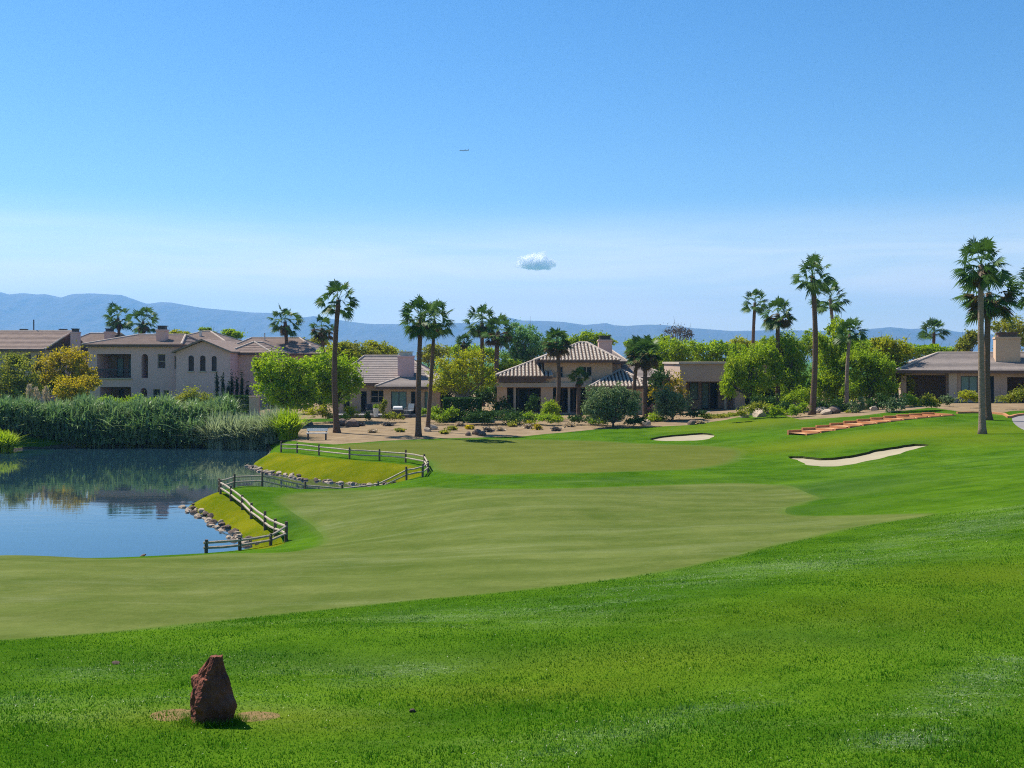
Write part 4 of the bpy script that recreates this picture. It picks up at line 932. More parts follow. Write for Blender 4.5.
for i, (px, d, bl, lf, lab) in enumerate([
        (925, 112, [(915, 352, 14, 8), (932, 351, 13, 8), (945, 353, 10, 7)], 'leaf_mesquite', 'bright tree crown above the left end of the right house roof'),
        (965, 110, [(966, 346, 8, 10), (972, 338, 7, 8)], 'leaf_olive', 'olive tree crown left of the big palms above the right house roof'),
        (1008, 108, [(1004, 327, 14, 13), (1020, 330, 14, 14), (1012, 344, 18, 12)], 'leaf_olive', 'large olive tree behind the square chimney of the right house'),
        (740, 125, [(742, 345, 12, 8), (756, 347, 10, 8)], 'leaf_paloverde', 'yellow green tree crown behind the willowy trees, left end'),
        (625, 122, [(632, 346, 9, 7), (642, 350, 8, 8)], 'leaf_mid', 'green tree crown right of the tan house chimney')]):
    tree('background_tree', lab, 'tree', px, d, bl, lf, 2600, .13, group=G1, seed=i * 23 + 5)

# ------------------------------------------------------------------ shrubs and planting
G2 = 'shrubs in the gardens'
tree('grey_green_bush', 'large grey green bush in front of the tan tiled house', 'shrub', 612, 80, [(600, 398, 17, 14), (620, 396, 18, 13), (610, 412, 22, 13), (632, 406, 10, 12), (592, 410, 9, 12)], 'leaf_grey', 8500, .085, r0=.08, group=G2, fill=.4, fork=.2)
tree('grey_green_bush', 'rounded grey green bush left of the flat roofed house doors', 'shrub', 671, 84, [(666, 399, 14, 13), (678, 404, 14, 14), (668, 411, 16, 10)], 'leaf_grey', 6000, .085, r0=.07, group=G2, fill=.4, fork=.2, seed=3)
shrub('round_shrub', 'dark round shrub between the skirted palms and flat roofed house', 'shrub', 660, 92, [(660, 376, 10, 10), (656, 384, 8, 8)], 'leaf_dark', 1500, .09, G2)
shrub('yellow_shrub', 'yellow green tall shrub at the corner of the flat roofed house', 'shrub', 676, 92, [(676, 381, 8, 9), (670, 388, 8, 10), (655, 394, 7, 9), (681, 392, 6, 9)], 'leaf_yellow', 1600, .09, G2)
shrub('olive_shrub', 'pale olive round shrub above the reeds under the arched windows', 'shrub', 194, 92, [(190, 397, 15, 10), (204, 402, 12, 9), (180, 403, 9, 7)], 'leaf_olive', 3200, .09, G2)
for i, (px, t) in enumerate(((217, 371), (223, 373), (228.5, 380), (232, 372), (237, 375), (242, 372), (247, 383))):
    d = 99; x = X_(px, d); o = shrub('cypress', ('leftmost slim cypress', 'second slim cypress from the left', 'short third cypress', 'tall middle cypress', 'fifth cypress from the left', 'tall cypress near the right end', 'shortest rightmost cypress')[i] + ' in the row beside the gabled wall', 'cypress', px, d, [(px, (t + 408) / 2, 2.4, (408 - t) / 2), (px, t + 12, 1.6, 11)], 'leaf_cypress', 900, .07, 'cypress row beside the two storey house', .5, .6, seed=i)
def boxhedge(label, px0, px1, py0, py1, d, dep, leaf, n, seed):
    rng = np.random.default_rng(seed); x0, x1 = X_(px0, d), X_(px1, d); z1 = CAMZ - (py0 - 360) * d / F; xb = (x0 + x1) / 2; g = gz(xb, d); z0 = g
    p = rng.uniform(-1, 1, (n, 3)); ax = rng.integers(0, 3, n); p[np.arange(n), ax] = np.sign(p[np.arange(n), ax]) * rng.uniform(.84, 1.02, n)
    C = p * np.array(((x1 - x0) / 2, dep / 2, (z1 - z0) / 2)) + np.array((0, 0, (z1 - z0) / 2))
    a = rng.normal(size=(n, 3)); a /= np.linalg.norm(a, axis=1)[:, None]; b = np.cross(a, rng.normal(size=(n, 3))); b /= np.linalg.norm(b, axis=1)[:, None]; s = .09
    tag(np_mesh('clipped_hedge', np.stack([C - a * s, C - b * s * .6, C + a * s, C + b * s * .6], 1), 4, M[leaf], None, (xb, d, g)), label, 'hedge', G2)
boxhedge('dark clipped box hedge beside the cypress row', 228, 250, 395.5, 410, 96, 1.2, 'leaf_dark', 2600, 5)
boxhedge('dark clipped hedge below the airy yellow green tree', 444, 481, 398, 418, 87, 1.8, 'leaf_dark', 11000, 6)
def lowwall():
    mb = MB(); d = 95; x0, x1 = X_(249, d), X_(259, d); g = gz(x0, d); z1 = CAMZ - (397 - 360) * d / F - g
    mb.box(0, x1 - x0, 0, .3, -.2, z1); mb.box(-.05, x1 - x0 + .05, -.05, .35, z1 + .002, z1 + .08)
    tag(mb.build('garden_wall', M['stucco_pink'], None, False, (x0, d, g)), 'short pinkish garden wall at the end of the box hedge', 'wall')
lowwall()
for px, d, bl, lf, n_, lab in [
        (458, 84, [(452, 412, 7, 6), (445, 416, 6, 4)], 'leaf_mid', 900, 'round green shrub at the left end of the dark hedge'),
        (500, 84, [(488, 415.5, 18, 8), (512, 416.5, 19, 8), (474, 417, 14, 6)], 'leaf_dark', 6500, 'wide low dark green juniper spreading before the porch'),
        (550, 83, [(546, 418, 12, 5), (556, 419, 8, 4)], 'leaf_mid', 1400, 'low green mound below the arched topiary'),
        (575, 83, [(576, 419, 9, 4), (592, 419, 10, 4.5)], 'leaf_dark', 1500, 'pair of low dark green mounds left of the large grey bush'),
        (548, 87, [(550, 407, 8, 8), (546, 412, 7, 7), (555, 410, 6, 7)], 'leaf_fresh', 1500, 'rounded light green topiary shrub in front of the tan house porch'),
        (318, 86, [(311, 412, 8, 5), (322, 410, 8, 6), (327, 415, 7, 4)], 'leaf_paloverde', 1300, 'yellow green shrub group left of the tall slim palm'),
        (352, 87, [(351, 412, 9, 6)], 'leaf_paloverde', 900, 'ball shaped yellow green shrub right of the tall slim palm'),
        (369, 88, [(368, 416, 4, 4)], 'leaf_dark', 350, 'small dark shrub by the grey house patio'),
        (384, 84, [(383, 408, 4, 7), (385, 403, 3, 5)], 'leaf_olive', 500, 'slender young olive shrub before the teal window'),
        (534, 83, [(530, 422, 6, 2.4)], 'leaf_paloverde', 350, 'dry low tuft beside the topiary mound'),
        (756, 81, [(750, 409, 9, 5), (764, 407, 9, 5), (757, 405, 7, 4)], 'leaf_olive', 1300, 'olive clipped shrub below the weeping tree'),
        (775, 80, [(774, 411, 7, 7), (782, 412, 7, 5)], 'leaf_fresh', 1100, 'fresh green shrub at the foot of the long trunked palm'),
        (798, 79, [(794, 410, 8, 6), (803, 407, 7, 6)], 'leaf_mid', 1200, 'mid green shrub left of the tallest palm'),
        (857, 78, [(856, 407, 7, 7), (862, 404, 4, 8)], 'leaf_grey', 900, 'spiky grey green shrub right of the pale trunk'),
        (897, 75, [(892, 405, 10, 7), (901, 402, 8, 8)], 'leaf_grey', 1500, 'grey green shrub at the corner of the right house'),
        (930, 76, [(926, 401, 8, 7), (933, 403, 7, 5)], 'leaf_olive', 1300, 'pale green rounded shrub before the dark porch of the right house'),
        (972, 78, [(968, 396, 9, 6), (975, 398, 8, 5)], 'leaf_paloverde', 1300, 'yellow green shrub under the teal window of the right house'),
        (1018, 76, [(1014, 396, 9, 6), (1022, 394, 9, 7), (1004, 399, 7, 4)], 'leaf_olive', 1500, 'olive shrubs at the right edge before the right house'),
        (700, 84, [(694, 414, 10, 3.5), (702, 413, 6, 3)], 'leaf_dark', 800, 'low dark shrub beside the flat roofed house patio'),
        (815, 82, [(818, 405, 8, 8), (826, 407, 7, 6)], 'leaf_dark', 1500, 'dark shrub behind the boulders right of the tallest palm'),
        (840, 81, [(838, 405, 9, 8), (847, 408, 6, 5)], 'leaf_dark', 1650, 'dark shrub left of the half hidden palm trunk'),
        (878, 80, [(872, 404, 9, 7), (882, 402, 8, 9)], 'leaf_dark', 1700, 'dark shrub at the foot of the dense darker tree'),
        (912, 82, [(908, 401, 9, 8), (916, 403, 7, 6)], 'leaf_mid', 1500, 'green shrub left of the round white boulder'),
        (786, 82, [(786, 406, 7, 7)], 'leaf_dark', 1100, 'dark shrub between the long trunked palm and the tallest palm'),
        (763, 84, [(760, 403, 10, 8), (772, 402, 8, 8)], 'leaf_dark', 1900, 'dark shrub under the weeping tree beside the doors'),
        (950, 80, [(947, 400, 7, 5)], 'leaf_grey', 800, 'small grey shrub at the corner column of the right house'),
        (850, 79, [(852, 412, 6, 3)], 'leaf_olive', 600, 'low olive tuft near the pale palm trunk'),
        (626, 80, [(632, 421, 8, 4), (640, 420, 6, 4)], 'leaf_dark', 1100, 'low dark shrub at the foot of the large grey bush'),
        (508, 89, [(505, 404, 6, 8), (498, 408, 6, 8)], 'leaf_dark', 1300, 'dark upright shrub at the left porch corner of the tan house'),
        (532, 90, [(534, 402, 6, 9), (529, 407, 5, 6)], 'leaf_dark', 1200, 'dark upright shrub in front of the porch glass of the tan house'),
        (588, 88, [(587, 408, 6, 8)], 'leaf_mid', 900, 'green upright shrub left of the large grey bush by the wall'),
        (424, 86, [(424, 412, 5, 4), (436, 411, 7, 6)], 'leaf_mid', 1000, 'green shrub right of the twin palms by the house corner'),
        (392, 86, [(389, 416, 8, 4), (399, 417, 6, 3)], 'leaf_olive', 1200, 'low olive shrubs at the patio edge of the grey roofed house'),
        (436, 84, [(434, 417, 7, 4), (442, 419, 7, 3)], 'leaf_fresh', 1200, 'light green shrubs between the twin palms and the dark hedge'),
        (604, 82, [(603, 420, 8, 4), (596, 421, 6, 3)], 'leaf_mid', 1200, 'green low shrub at the left foot of the large grey bush'),
        (655, 84, [(653, 418, 7, 5), (660, 420, 6, 4)], 'leaf_fresh', 1100, 'light green shrub between the skirted palms and the rounded bush'),
        (712, 84, [(710, 417, 9, 3), (722, 416.5, 8, 3)], 'leaf_olive', 1300, 'long low olive shrub in the bed before the flat roofed house'),
        (530, 84, [(527, 416, 8, 5), (536, 418, 6, 4)], 'leaf_mid', 1300, 'green mounded shrub between the juniper and the topiary'),
        (345, 85, [(344, 418, 6, 4), (338, 419, 5, 3)], 'leaf_mid', 800, 'green low shrub hugging the tall slim palm trunk'),
        (800, 84, [(803, 398, 11, 10), (790, 399, 9, 9)], 'leaf_fresh', 2600, 'light green feathery shrub behind the tallest palm trunk'),
        (738, 79, [(733, 414.5, 7, 2.5), (742, 413, 7, 3)], 'leaf_olive', 700, 'low olive ground shrub near the tan boulder'),
        (100, 84, [(105, 400, 8, 5), (118, 402, 8, 5), (134, 400, 10, 6)], 'leaf_mesquite', 1600, 'bright green shrub behind the reeds under the balcony'),
        (158, 86, [(152, 402, 10, 5), (168, 402, 9, 5)], 'leaf_mesquite', 1300, 'bright green shrub behind the reeds under the ground floor windows')]:
    shrub('garden_shrub', lab, 'shrub', px, d, bl, lf, n_, .075, G2, .4, .5, seed=n_)

for px, d, bl, lf, n_, sz, lab in [
        (742, 96, [(742, 395, 12, 12), (764, 392, 14, 16), (786, 394, 14, 15)], 'leaf_dark', 5200, .12, 'dark tall shrubbery behind the weeping trees, left part'),
        (830, 97, [(812, 390, 14, 18), (834, 388, 16, 18), (858, 390, 16, 18)], 'leaf_dark', 6200, .12, 'dark tall shrubbery behind the tallest weeping tree'),
        (892, 95, [(882, 388, 14, 18), (900, 388, 12, 18)], 'leaf_dark', 3600, .12, 'dark tall shrubbery behind the yellow green tree by the right house'),
        (466, 99, [(442, 396, 13, 14), (464, 393, 15, 14), (486, 396, 13, 14)], 'leaf_dark', 4800, .12, 'dark tall shrubbery behind the airy yellow green tree'),
        (300, 97, [(276, 398, 14, 12), (300, 396, 16, 14), (322, 398, 12, 12)], 'leaf_dark', 4200, .12, 'dark tall shrubbery under the bright green trees'),
        (656, 97, [(650, 396, 9, 12), (666, 397, 9, 12)], 'leaf_dark', 2400, .11, 'dark tall shrubbery behind the rounded grey bush')]:
    shrub('tall_shrubbery', lab, 'shrub', px, d, bl, lf, n_, sz, G2, .4, .5, seed=n_)
for i, (px, d, bl, lf, lab) in enumerate([
        (560, 128, [(548, 348, 12, 9), (562, 344, 12, 10), (574, 349, 10, 8)], 'leaf_eucalyptus', 'blue green tree crown behind the left slope of the striped roof'),
        (770, 112, [(770, 350, 16, 14), (788, 346, 14, 15), (756, 358, 13, 12)], 'leaf_fresh', 'fresh green tree filling the gap behind the long trunked palm'),
        (818, 112, [(812, 346, 15, 16), (830, 352, 15, 16), (846, 346, 13, 16)], 'leaf_mid', 'mid green tree behind the tallest weeping tree'),
        (872, 114, [(866, 350, 15, 14), (882, 352, 14, 14)], 'leaf_mesquite', 'bright tree behind the dense darker tree'),
        (655, 128, [(650, 347, 10, 9), (640, 352, 9, 8), (662, 341, 8, 7)], 'leaf_mid', 'green tree crown between chimney and the leafless tree'),
        (480, 124, [(474, 354, 14, 9), (456, 352, 10, 8), (492, 356, 10, 9)], 'leaf_mesquite', 'bright green tree crown behind the palm group by the striped roof'),
        (340, 116, [(338, 352, 12, 10), (350, 358, 10, 9)], 'leaf_paloverde', 'yellow green tree crown between the bright green tree and grey roof')]):
    tree('background_tree', lab, 'tree', px, d, bl, lf, 3600, .13, group=G1, seed=i * 29 + 11)

for i, (px, py, w, h_, lf, lab) in enumerate([
        (528, 426, 6, 3, 'plume', 'dry straw coloured tuft in the gravel below the topiary'), (538, 427, 5, 3.4, 'leaf_yellow', 'yellowing dry tuft right of the straw coloured one'), (452, 428, 8, 2.5, 'leaf_olive', 'olive dry tuft in the gravel right of the twin palms'),
        (460, 424, 9, 2.5, 'plume', 'straw coloured tuft below the dark clipped hedge'), (500, 429, 12, 2.2, 'plume', 'wide straw coloured dry grass patch below the juniper'), (570, 425, 9, 2.2, 'plume', 'straw coloured dry grass patch left of the large grey bush'),
        (388, 424, 9, 2.2, 'leaf_bare', 'greyish dry brush left of the twin palms'), (360, 424, 8, 2.4, 'leaf_bare', 'greyish dry brush right of the brown boulder'), (700, 422, 9, 2, 'plume', 'straw coloured tuft below the flat roofed house patio'), (444, 432, 7, 2.2, 'leaf_olive', 'olive tuft at the lawn edge right of the twin palms'), (512, 424, 6, 3, 'leaf_olive', 'olive brush against the juniper, right end'), (488, 430, 6, 2.4, 'leaf_bare', 'greyish dry brush below the white garden figure'), (556, 429, 6, 2.2, 'leaf_bare', 'greyish dry brush at the lawn edge below the topiary'), (400, 430, 6, 2.2, 'leaf_olive', 'olive brush on the gravel left of the front twin palm'), (372, 431, 6, 2, 'plume', 'straw coloured tuft left of the twin palms near the lawn'), (470, 427, 6, 2.6, 'leaf_yellow', 'yellowing tuft above the flat brown stone')]):
    hx, hy = hit(px, py + h_ * .8); w = min(w, 6.5); shrub('dry_tuft', lab, 'shrub', px, hy, [(px, py, w, h_)], lf, 900, .10, 'dry tufts in the gravel beds', .5, .95, seed=i)

# reeds along the far bank
def build_reeds():
    rng = np.random.default_rng(5)
    def blades(px, d, base, H, n_seg, spread, width, tilt):
        m = len(px); x = X_(px, d); az = rng.uniform(0, 2 * math.pi, m); out = []
        lean = np.abs(rng.normal(size=m)) * tilt
        dx, dy = np.cos(az), np.sin(az); wx, wy = -dy, dx
        prev = None; Vs = []
        for k in range(n_seg + 1):
            t = k / n_seg; r = lean * H * t ** 1.8; zz = base + H * (t - .32 * lean * t ** 2.4)
            w = width * (1 - t ** 2) * .5 + .004
            c = np.stack([x + dx * r, d + dy * r, zz], 1); s = np.stack([wx * w, wy * w, 0 * wx], 1)
            Vs.append((c - s, c + s))
        return np.concatenate([np.stack([Vs[k][0], Vs[k][1], Vs[k + 1][1], Vs[k + 1][0]], 1) for k in range(n_seg)])
    m = 5000
    px = rng.uniform(-70, 232, m); d = rng.uniform(75.7, 81, m); hump = 2.1 + .25 * np.sin(px * .09) + .2 * np.sin(px * .23 + 1)
    base = np.maximum(ground_z(X_(px, d), d), -.1); H = hump * rng.uniform(.6, 1.25, m)
    V = [blades(px, d, base, H, 3, 0, .06, .25)]
    # leaves that leave the stems half way up and arch over
    m2 = 17000; px2 = rng.uniform(-70, 236, m2); d2 = rng.uniform(75.4, 80.5, m2); h2 = 2.1 + .25 * np.sin(px2 * .09) + .2 * np.sin(px2 * .23 + 1)
    b2 = np.maximum(ground_z(X_(px2, d2), d2), -.1) + h2 * rng.uniform(.12, .78, m2)
    V.append(blades(px2, d2, b2, rng.uniform(.5, 1.05, m2), 3, 0, .15, 1.0))
    o = np_mesh('reed_bed', np.concatenate(V), 4, M['reed']); tag(o, 'tall blue green reeds lining the far bank of the pond', None, None, 'stuff')
    m3 = 2600; px3 = rng.uniform(-60, 268, m3); d3 = 75.6 + rng.uniform(0, 1.0, m3); keep = np.sin(px3 * .21) + np.sin(px3 * .083 + 1) > -.1; px3, d3 = px3[keep], d3[keep]; m3 = len(px3)
    o = np_mesh('shore_weeds', blades(px3, d3, np.maximum(ground_z(X_(px3, d3), d3), -.02), rng.uniform(.2, .55, m3), 2, 0, .06, .9), 4, M['reed_low']); tag(o, 'yellowish weeds at the waterline below the reeds', None, None, 'stuff')
    for i, (p0, dd, hh, rad, mk, nm, lab) in enumerate([
            (238, 75.2, 2.5, 1.0, 'pampas', 'pampas_grass', 'pale grey pampas grass clump at the right end of the reeds, left one'),
            (258, 75.0, 2.6, 1.1, 'pampas', 'pampas_grass', 'pale grey pampas grass clump next to the green reed clump'),
            (220, 75.3, 2.5, 1.0, 'pampas', 'pampas_grass', 'pale grey pampas grass clump merging into the dark reeds'),
            (273, 74.4, 2.5, .85, 'pampas', 'pampas_grass', 'palest pampas grass clump leaning beside the green reed clump'),
            (288, 73.0, 2.1, .75, 'leaf_fresh', 'reed_clump', 'bright green reed clump at the upper end of the fence'),
            (2, 72.0, 1.5, .9, 'leaf_fresh', 'reed_clump', 'low green reed clump at the left edge of the pond')]):
        m4 = 900; a = rng.uniform(0, 2 * math.pi, m4); r = rad * np.sqrt(rng.random(m4)) * .8; dd4 = dd + np.sin(a) * r; px4 = p0 + np.cos(a) * r * F / dd
        x0 = X_(p0, dd); g = gz(x0, dd); V4 = blades(px4, dd4, np.full(m4, max(g, -.05)), hh * rng.uniform(.5, 1.1, m4), 4, 0, .09, .55)
        V4 -= np.array((x0, dd, g)); tag(np_mesh(nm, V4, 4, M[mk], None, (x0, dd, g)), lab, 'tall grass', 'grass clumps at the pond')
    for i, (p0, hh) in enumerate(((29, 3.3), (36, 3.1), (46, 3.15))):
        d0 = 79.5; x0 = X_(p0, d0); g = gz(x0, d0); rng2 = np.random.default_rng(50 + i); mb = MB(); V5 = []
        mm = 260; t = rng2.random(mm); C = np.stack([rng2.normal(size=mm) * .12 * np.sin(t * 2.6 + .4), rng2.normal(size=mm) * .12, hh - 1.0 + t * 1.0], 1)
        a = np.stack([rng2.normal(size=mm) * .4, rng2.normal(size=mm) * .4, np.ones(mm)], 1); a /= np.linalg.norm(a, axis=1)[:, None]; b = np.cross(a, rng2.normal(size=(mm, 3))); b /= np.linalg.norm(b, axis=1)[:, None]
        root = tag(empty('reed_plume', (x0, d0, g)), ('leftmost tan feathery plume above the reeds', 'middle tan feathery plume above the reeds', 'rightmost tan feathery plume above the reeds')[i], 'reed plume', 'feathery plumes above the reeds')
        mb.tube([(0, 0, 0), (.02, 0, hh - .6)], [.02, .012], 5); mb.build('stem', M['reed_low'], root)
        np_mesh('plume', np.stack([C - a * .13, C - b * .03, C + a * .13, C + b * .03], 1), 4, M['plume'], root)
build_reeds()

# ------------------------------------------------------------------ fences
def build_fence(label, posts, hgt=.6, seed=1, low=0):
    rng = random.Random(seed); pts = [Vector((*hit(*p), 0)) for p in posts]
    for p in pts: p.z = gz(p.x, p.y)
    hs = [hgt * (.62 if i >= len(pts) - low else 1) for i in range(len(pts))]
    root = tag(empty('split_rail_fence', pts[0]), label, 'fence', 'split rail fences round the pond'); o0 = pts[0]
    for i, p in enumerate(pts):
        mb = MB(); q = p - o0; h = hs[i] * rng.uniform(.95, 1.12); w = .05; a, b = rng.uniform(-.02, .02), rng.uniform(-.02, .02)
        mb.tube([q + Vector((0, 0, -.25)), q + Vector((a * .5, b * .5, h * .5)), q + Vector((a, b, h))], [w, w * 1.02, w * .92], 6); mb.build('post', M['wood_post'], root)
    for p, q, hp_, hq_ in zip(pts, pts[1:], hs, hs[1:]):
        for f in (.42, .80):
            a, b = p - o0 + Vector((0, 0, hp_ * f)), q - o0 + Vector((0, 0, hq_ * f)); mid = a.lerp(b, .5) + Vector((0, 0, rng.uniform(-.035, .02)))
            dv = (b - a).normalized() * .07; mb = MB(); mb.tube([a - dv, mid, b + dv], [.034, .04, .034], 6); mb.build('rail', M['wood_rail'], root)
build_fence('weathered split rail fence looping round the upper grassy bank and inlet', [(281, 451.5), (297, 453), (319, 455.5), (349.5, 459), (379.5, 460.5), (405.5, 462.5), (424.5, 466), (428, 471), (422.5, 477), (406.5, 480), (378.5, 481.5), (342, 483), (305, 484), (262, 485.5), (234, 486.5), (219, 489)], .58, 2)
build_fence('weathered split rail fence running down the lower bank to the fairway crest', [(220.5, 491.5), (231, 498), (242, 506), (251, 513.5), (265, 522.5), (275, 530), (286, 539.5), (270.5, 545), (240, 550.5), (206, 553.2)], .58, 3, 3)

# ------------------------------------------------------------------ stones
def stone_mesh(seed, mat, sub=2, amp=.3):
    import bmesh
    bm = bmesh.new(); bmesh.ops.create_icosphere(bm, subdivisions=sub, radius=1); r = np.random.default_rng(seed)
    pl = [(Vector(r.normal(size=3)).normalized(), r.uniform(.55, .9)) for _ in range(9)]
    for v in bm.verts:
        c = v.co.copy()
        for nrm, dist in pl:
            e = c.dot(nrm) - dist
            if e > 0: c -= nrm * e * .9
        c *= 1 + r.normal() * .03; v.co = c
    me = bpy.data.meshes.new('stone'); bm.to_mesh(me); bm.free(); me.materials.append(M[mat]); return me
STONES = [stone_mesh(i, 'stone') for i in range(5)] + [stone_mesh(20 + i, 'stone_dark') for i in range(2)]
def put_stone(name, label, cat, x, y, s, group=None, me=None, sq=(1, 1, .75), z=None):
    o = bpy.data.objects.new(name, me or random.choice(STONES)); COL.objects.link(o)
    o.location = (x, y, (gz(x, y) if z is None else z) + s * .28); o.scale = (s * sq[0] * random.uniform(.85, 1.2), s * sq[1] * random.uniform(.85, 1.2), s * sq[2] * random.uniform(.85, 1.2)); o.rotation_euler = (random.uniform(-.3, .3), random.uniform(-.3, .3), random.uniform(0, 6.28))
    return tag(o, label, cat, group)
def shore(pts, count, label, group, s0, s1):
    pts = [Vector(w0(*p)) for p in pts]; seg = [(a, b, (b - a).length) for a, b in zip(pts, pts[1:])]; tot = sum(s[2] for s in seg)
    for i in range(count):
        t = (i + random.random() * .7) / count * tot
        for a, b, l in seg:
            if t <= l: break
            t -= l
        p = a.lerp(b, min(1, t / l)); nx, ny = (b - a).y, -(b - a).x
        k = random.uniform(-.1, .42); q = p + Vector((ny * 0, 0)) + Vector((-(b - a).y, (b - a).x)).normalized() * -k * SIGN
        put_stone('shore_stone', label, 'stone', q.x, q.y, random.uniform(s0, s1), group, None, (1, 1, .7), max(gz(q.x, q.y), -.05))
SIGN = -1
shore([(182, 507), (186, 511), (200, 517.5), (218, 528.5), (236, 540.5), (246, 549)], 70, 'rough pale stone in the rock edging of the lower bank', 'edging stones of the lower bank', .08, .18)
shore([(247, 466), (256, 470), (268, 473.5), (300, 479.5), (350, 484.5), (395, 486)], 80, 'rough stone in the rock edging of the upper bank', 'edging stones of the upper bank', .09, .19)
SIGN = -1
for px, py, s, lab, k in [(432, 428, .42, 'tan boulder at the foot of the twin palms', 0), (427, 430, .3, 'low pale boulder left of the tan boulder by the twin palms', 2), (352, 425, .55, 'brown boulder right of the tall slim palm', 5), (343, 424, .5, 'dark boulder touching the tall slim palm base', 6),
        (477, 433, .36, 'reddish brown boulder at the lawn edge below the dark hedge', 5), (482, 434, .28, 'small reddish boulder right of the larger reddish one', 6), (468, 434, .24, 'small flat brown stone in the gravel left of the reddish boulders', 5),
        (752, 413.5, .62, 'pale pointed boulder below the clipped olive shrub', 1), (760, 415, .6, 'large tan boulder right of the pale pointed boulder', 3), (745, 416, .45, 'low tan boulder left of the pale pointed boulder', 4),
        (822, 411, .5, 'pale upright boulder just right of the tallest palm', 2), (826, 413, .4, 'white grey boulder beside the pale upright one', 0), (834, 412, .45, 'dark boulder in the planting behind the slope', 6), (873, 409, .36, 'small white boulder under the dense tree', 2), (866, 408, .4, 'grey brown boulder left of the small white one', 5),
        (1000, 400, .4, 'pale boulder in the right house bed beneath the olive shrubs', 1), (918.5, 397, .5, 'round white boulder beside the dark porch', 2), (692, 423, .35, 'brown stone in the gravel below the rounded bush', 5), (645, 424, .45, 'tan stone at the foot of the skirted palms', 4), (309, 424, .4, 'brown rock on the gravel beside the bench', 6)]:
    x, y = hit(px, py + 1.5); put_stone('boulder', lab, 'boulder', x, y, s, 'boulders in the gravel beds', STONES[k], (1.15, 1, .85))

# foreground marker rock
def build_marker():
    import bmesh
    x, y = hit(212, 722); s = y / F; Hh = 66 * s
    prof = [(-.08, .47, .42, 0), (.0, .465, .42, 0), (.26, .47, .41, 0), (.46, .425, .36, -.03), (.65, .365, .29, -.025), (.72, .29, .25, .0), (.78, .245, .21, .01), (.89, .18, .16, .05), (1.0, .125, .11, .085)]
    nA = 72; rng = np.random.default_rng(4); V = []; rows = []
    zs = np.linspace(-.08, 1.0, 70); P_ = np.array(prof)
    a = np.arange(nA) / nA * 2 * np.pi
    facets = [(rng.uniform(0, 2 * math.pi), rng.uniform(-.6, .9), rng.uniform(.80, .97)) for _ in range(44)]
    from mathutils import noise as mn
    for zz in zs:
        rx, ry, ox = (np.interp(zz, P_[:, 0], P_[:, k]) for k in (1, 2, 3))
        for t in a:
            c, s_ = math.cos(t), math.sin(t); q = 1.0
            e_ = 1.5 if zz < .7 else 2.2; c2, s2 = math.cos(t + .22), math.sin(t + .22); sup = (abs(c2) ** e_ + abs(s2) ** e_) ** (-1 / e_); q *= sup * (1.06 if e_ < 2 else .98)
            n1 = mn.fractal(Vector((c * 1.6 + 3, s_ * 1.6, zz * 3.2)), .9, 2.1, 5); rid = abs(mn.noise(Vector((c * 2.3, s_ * 2.3 + 7, zz * 4.5)))); cel = mn.voronoi(Vector((c * 1.5, s_ * 1.5, zz * 2.6 + 2)))[0][0]
            q *= 1 + .16 * n1 - .22 * rid + .34 * (cel - .35)
            if .70 < zz < .76: q *= .93
            V.append((ox * 47 * s + c * rx * q * 47 * s, s_ * ry * q * 47 * s, zz * Hh + .02 * Hh * n1))
    k = len(zs); Fc = [(i * nA + j, i * nA + (j + 1) % nA, (i + 1) * nA + (j + 1) % nA, (i + 1) * nA + j) for i in range(k - 1) for j in range(nA)]; Fc.append(tuple((k - 1) * nA + j for j in range(nA)))
    tag(link_mesh('marker_rock', V, Fc, M['rock_red'], None, False, (x, y, gz(x, y))), 'reddish brown pointed rock standing on the foreground lawn', 'rock')
build_marker()
for px, py, s, lab in ((116, 664, .034, 'small dark clod on the grass left of the red rock'), (413, 712, .026, 'small dark clod on the grass right of the red rock'), (143, 555, .09, 'dark lump on the fairway crest against the pond')):
    x, y = hit(px, py); put_stone('dirt_clod', lab, 'clod', x, y, s, None, STONES[6], (1.5, 1, .6))

def build_rock_tufts():
    rng = np.random.default_rng(21); x0, y0 = hit(212, 722); V = []
    for _ in range(900):
        a = rng.uniform(0, 2 * np.pi); r = abs(rng.normal()) * .05; bx, by = x0 + math.cos(a) * (.135 + r), y0 + math.sin(a) * (.115 + r)
        h = rng.uniform(.018, .05) * (1.2 if a > math.pi else .9); l = rng.normal(size=2) * .018; w = .0028; t = rng.uniform(0, np.pi); z = gz(bx, by)
        V.append([(bx - math.cos(t) * w, by - math.sin(t) * w, z - .004), (bx + math.cos(t) * w, by + math.sin(t) * w, z - .004), (bx + l[0], by + l[1], z + h)])
    V = np.array(V); o = np_mesh('grass_tuft', V, 3, M['blade']); set_attrs(o.data, V[:, :, 0].ravel(), V[:, :, 1].ravel()); tag(o, 'longer grass growing round the foot of the red rock', None, None, 'stuff')
build_rock_tufts()

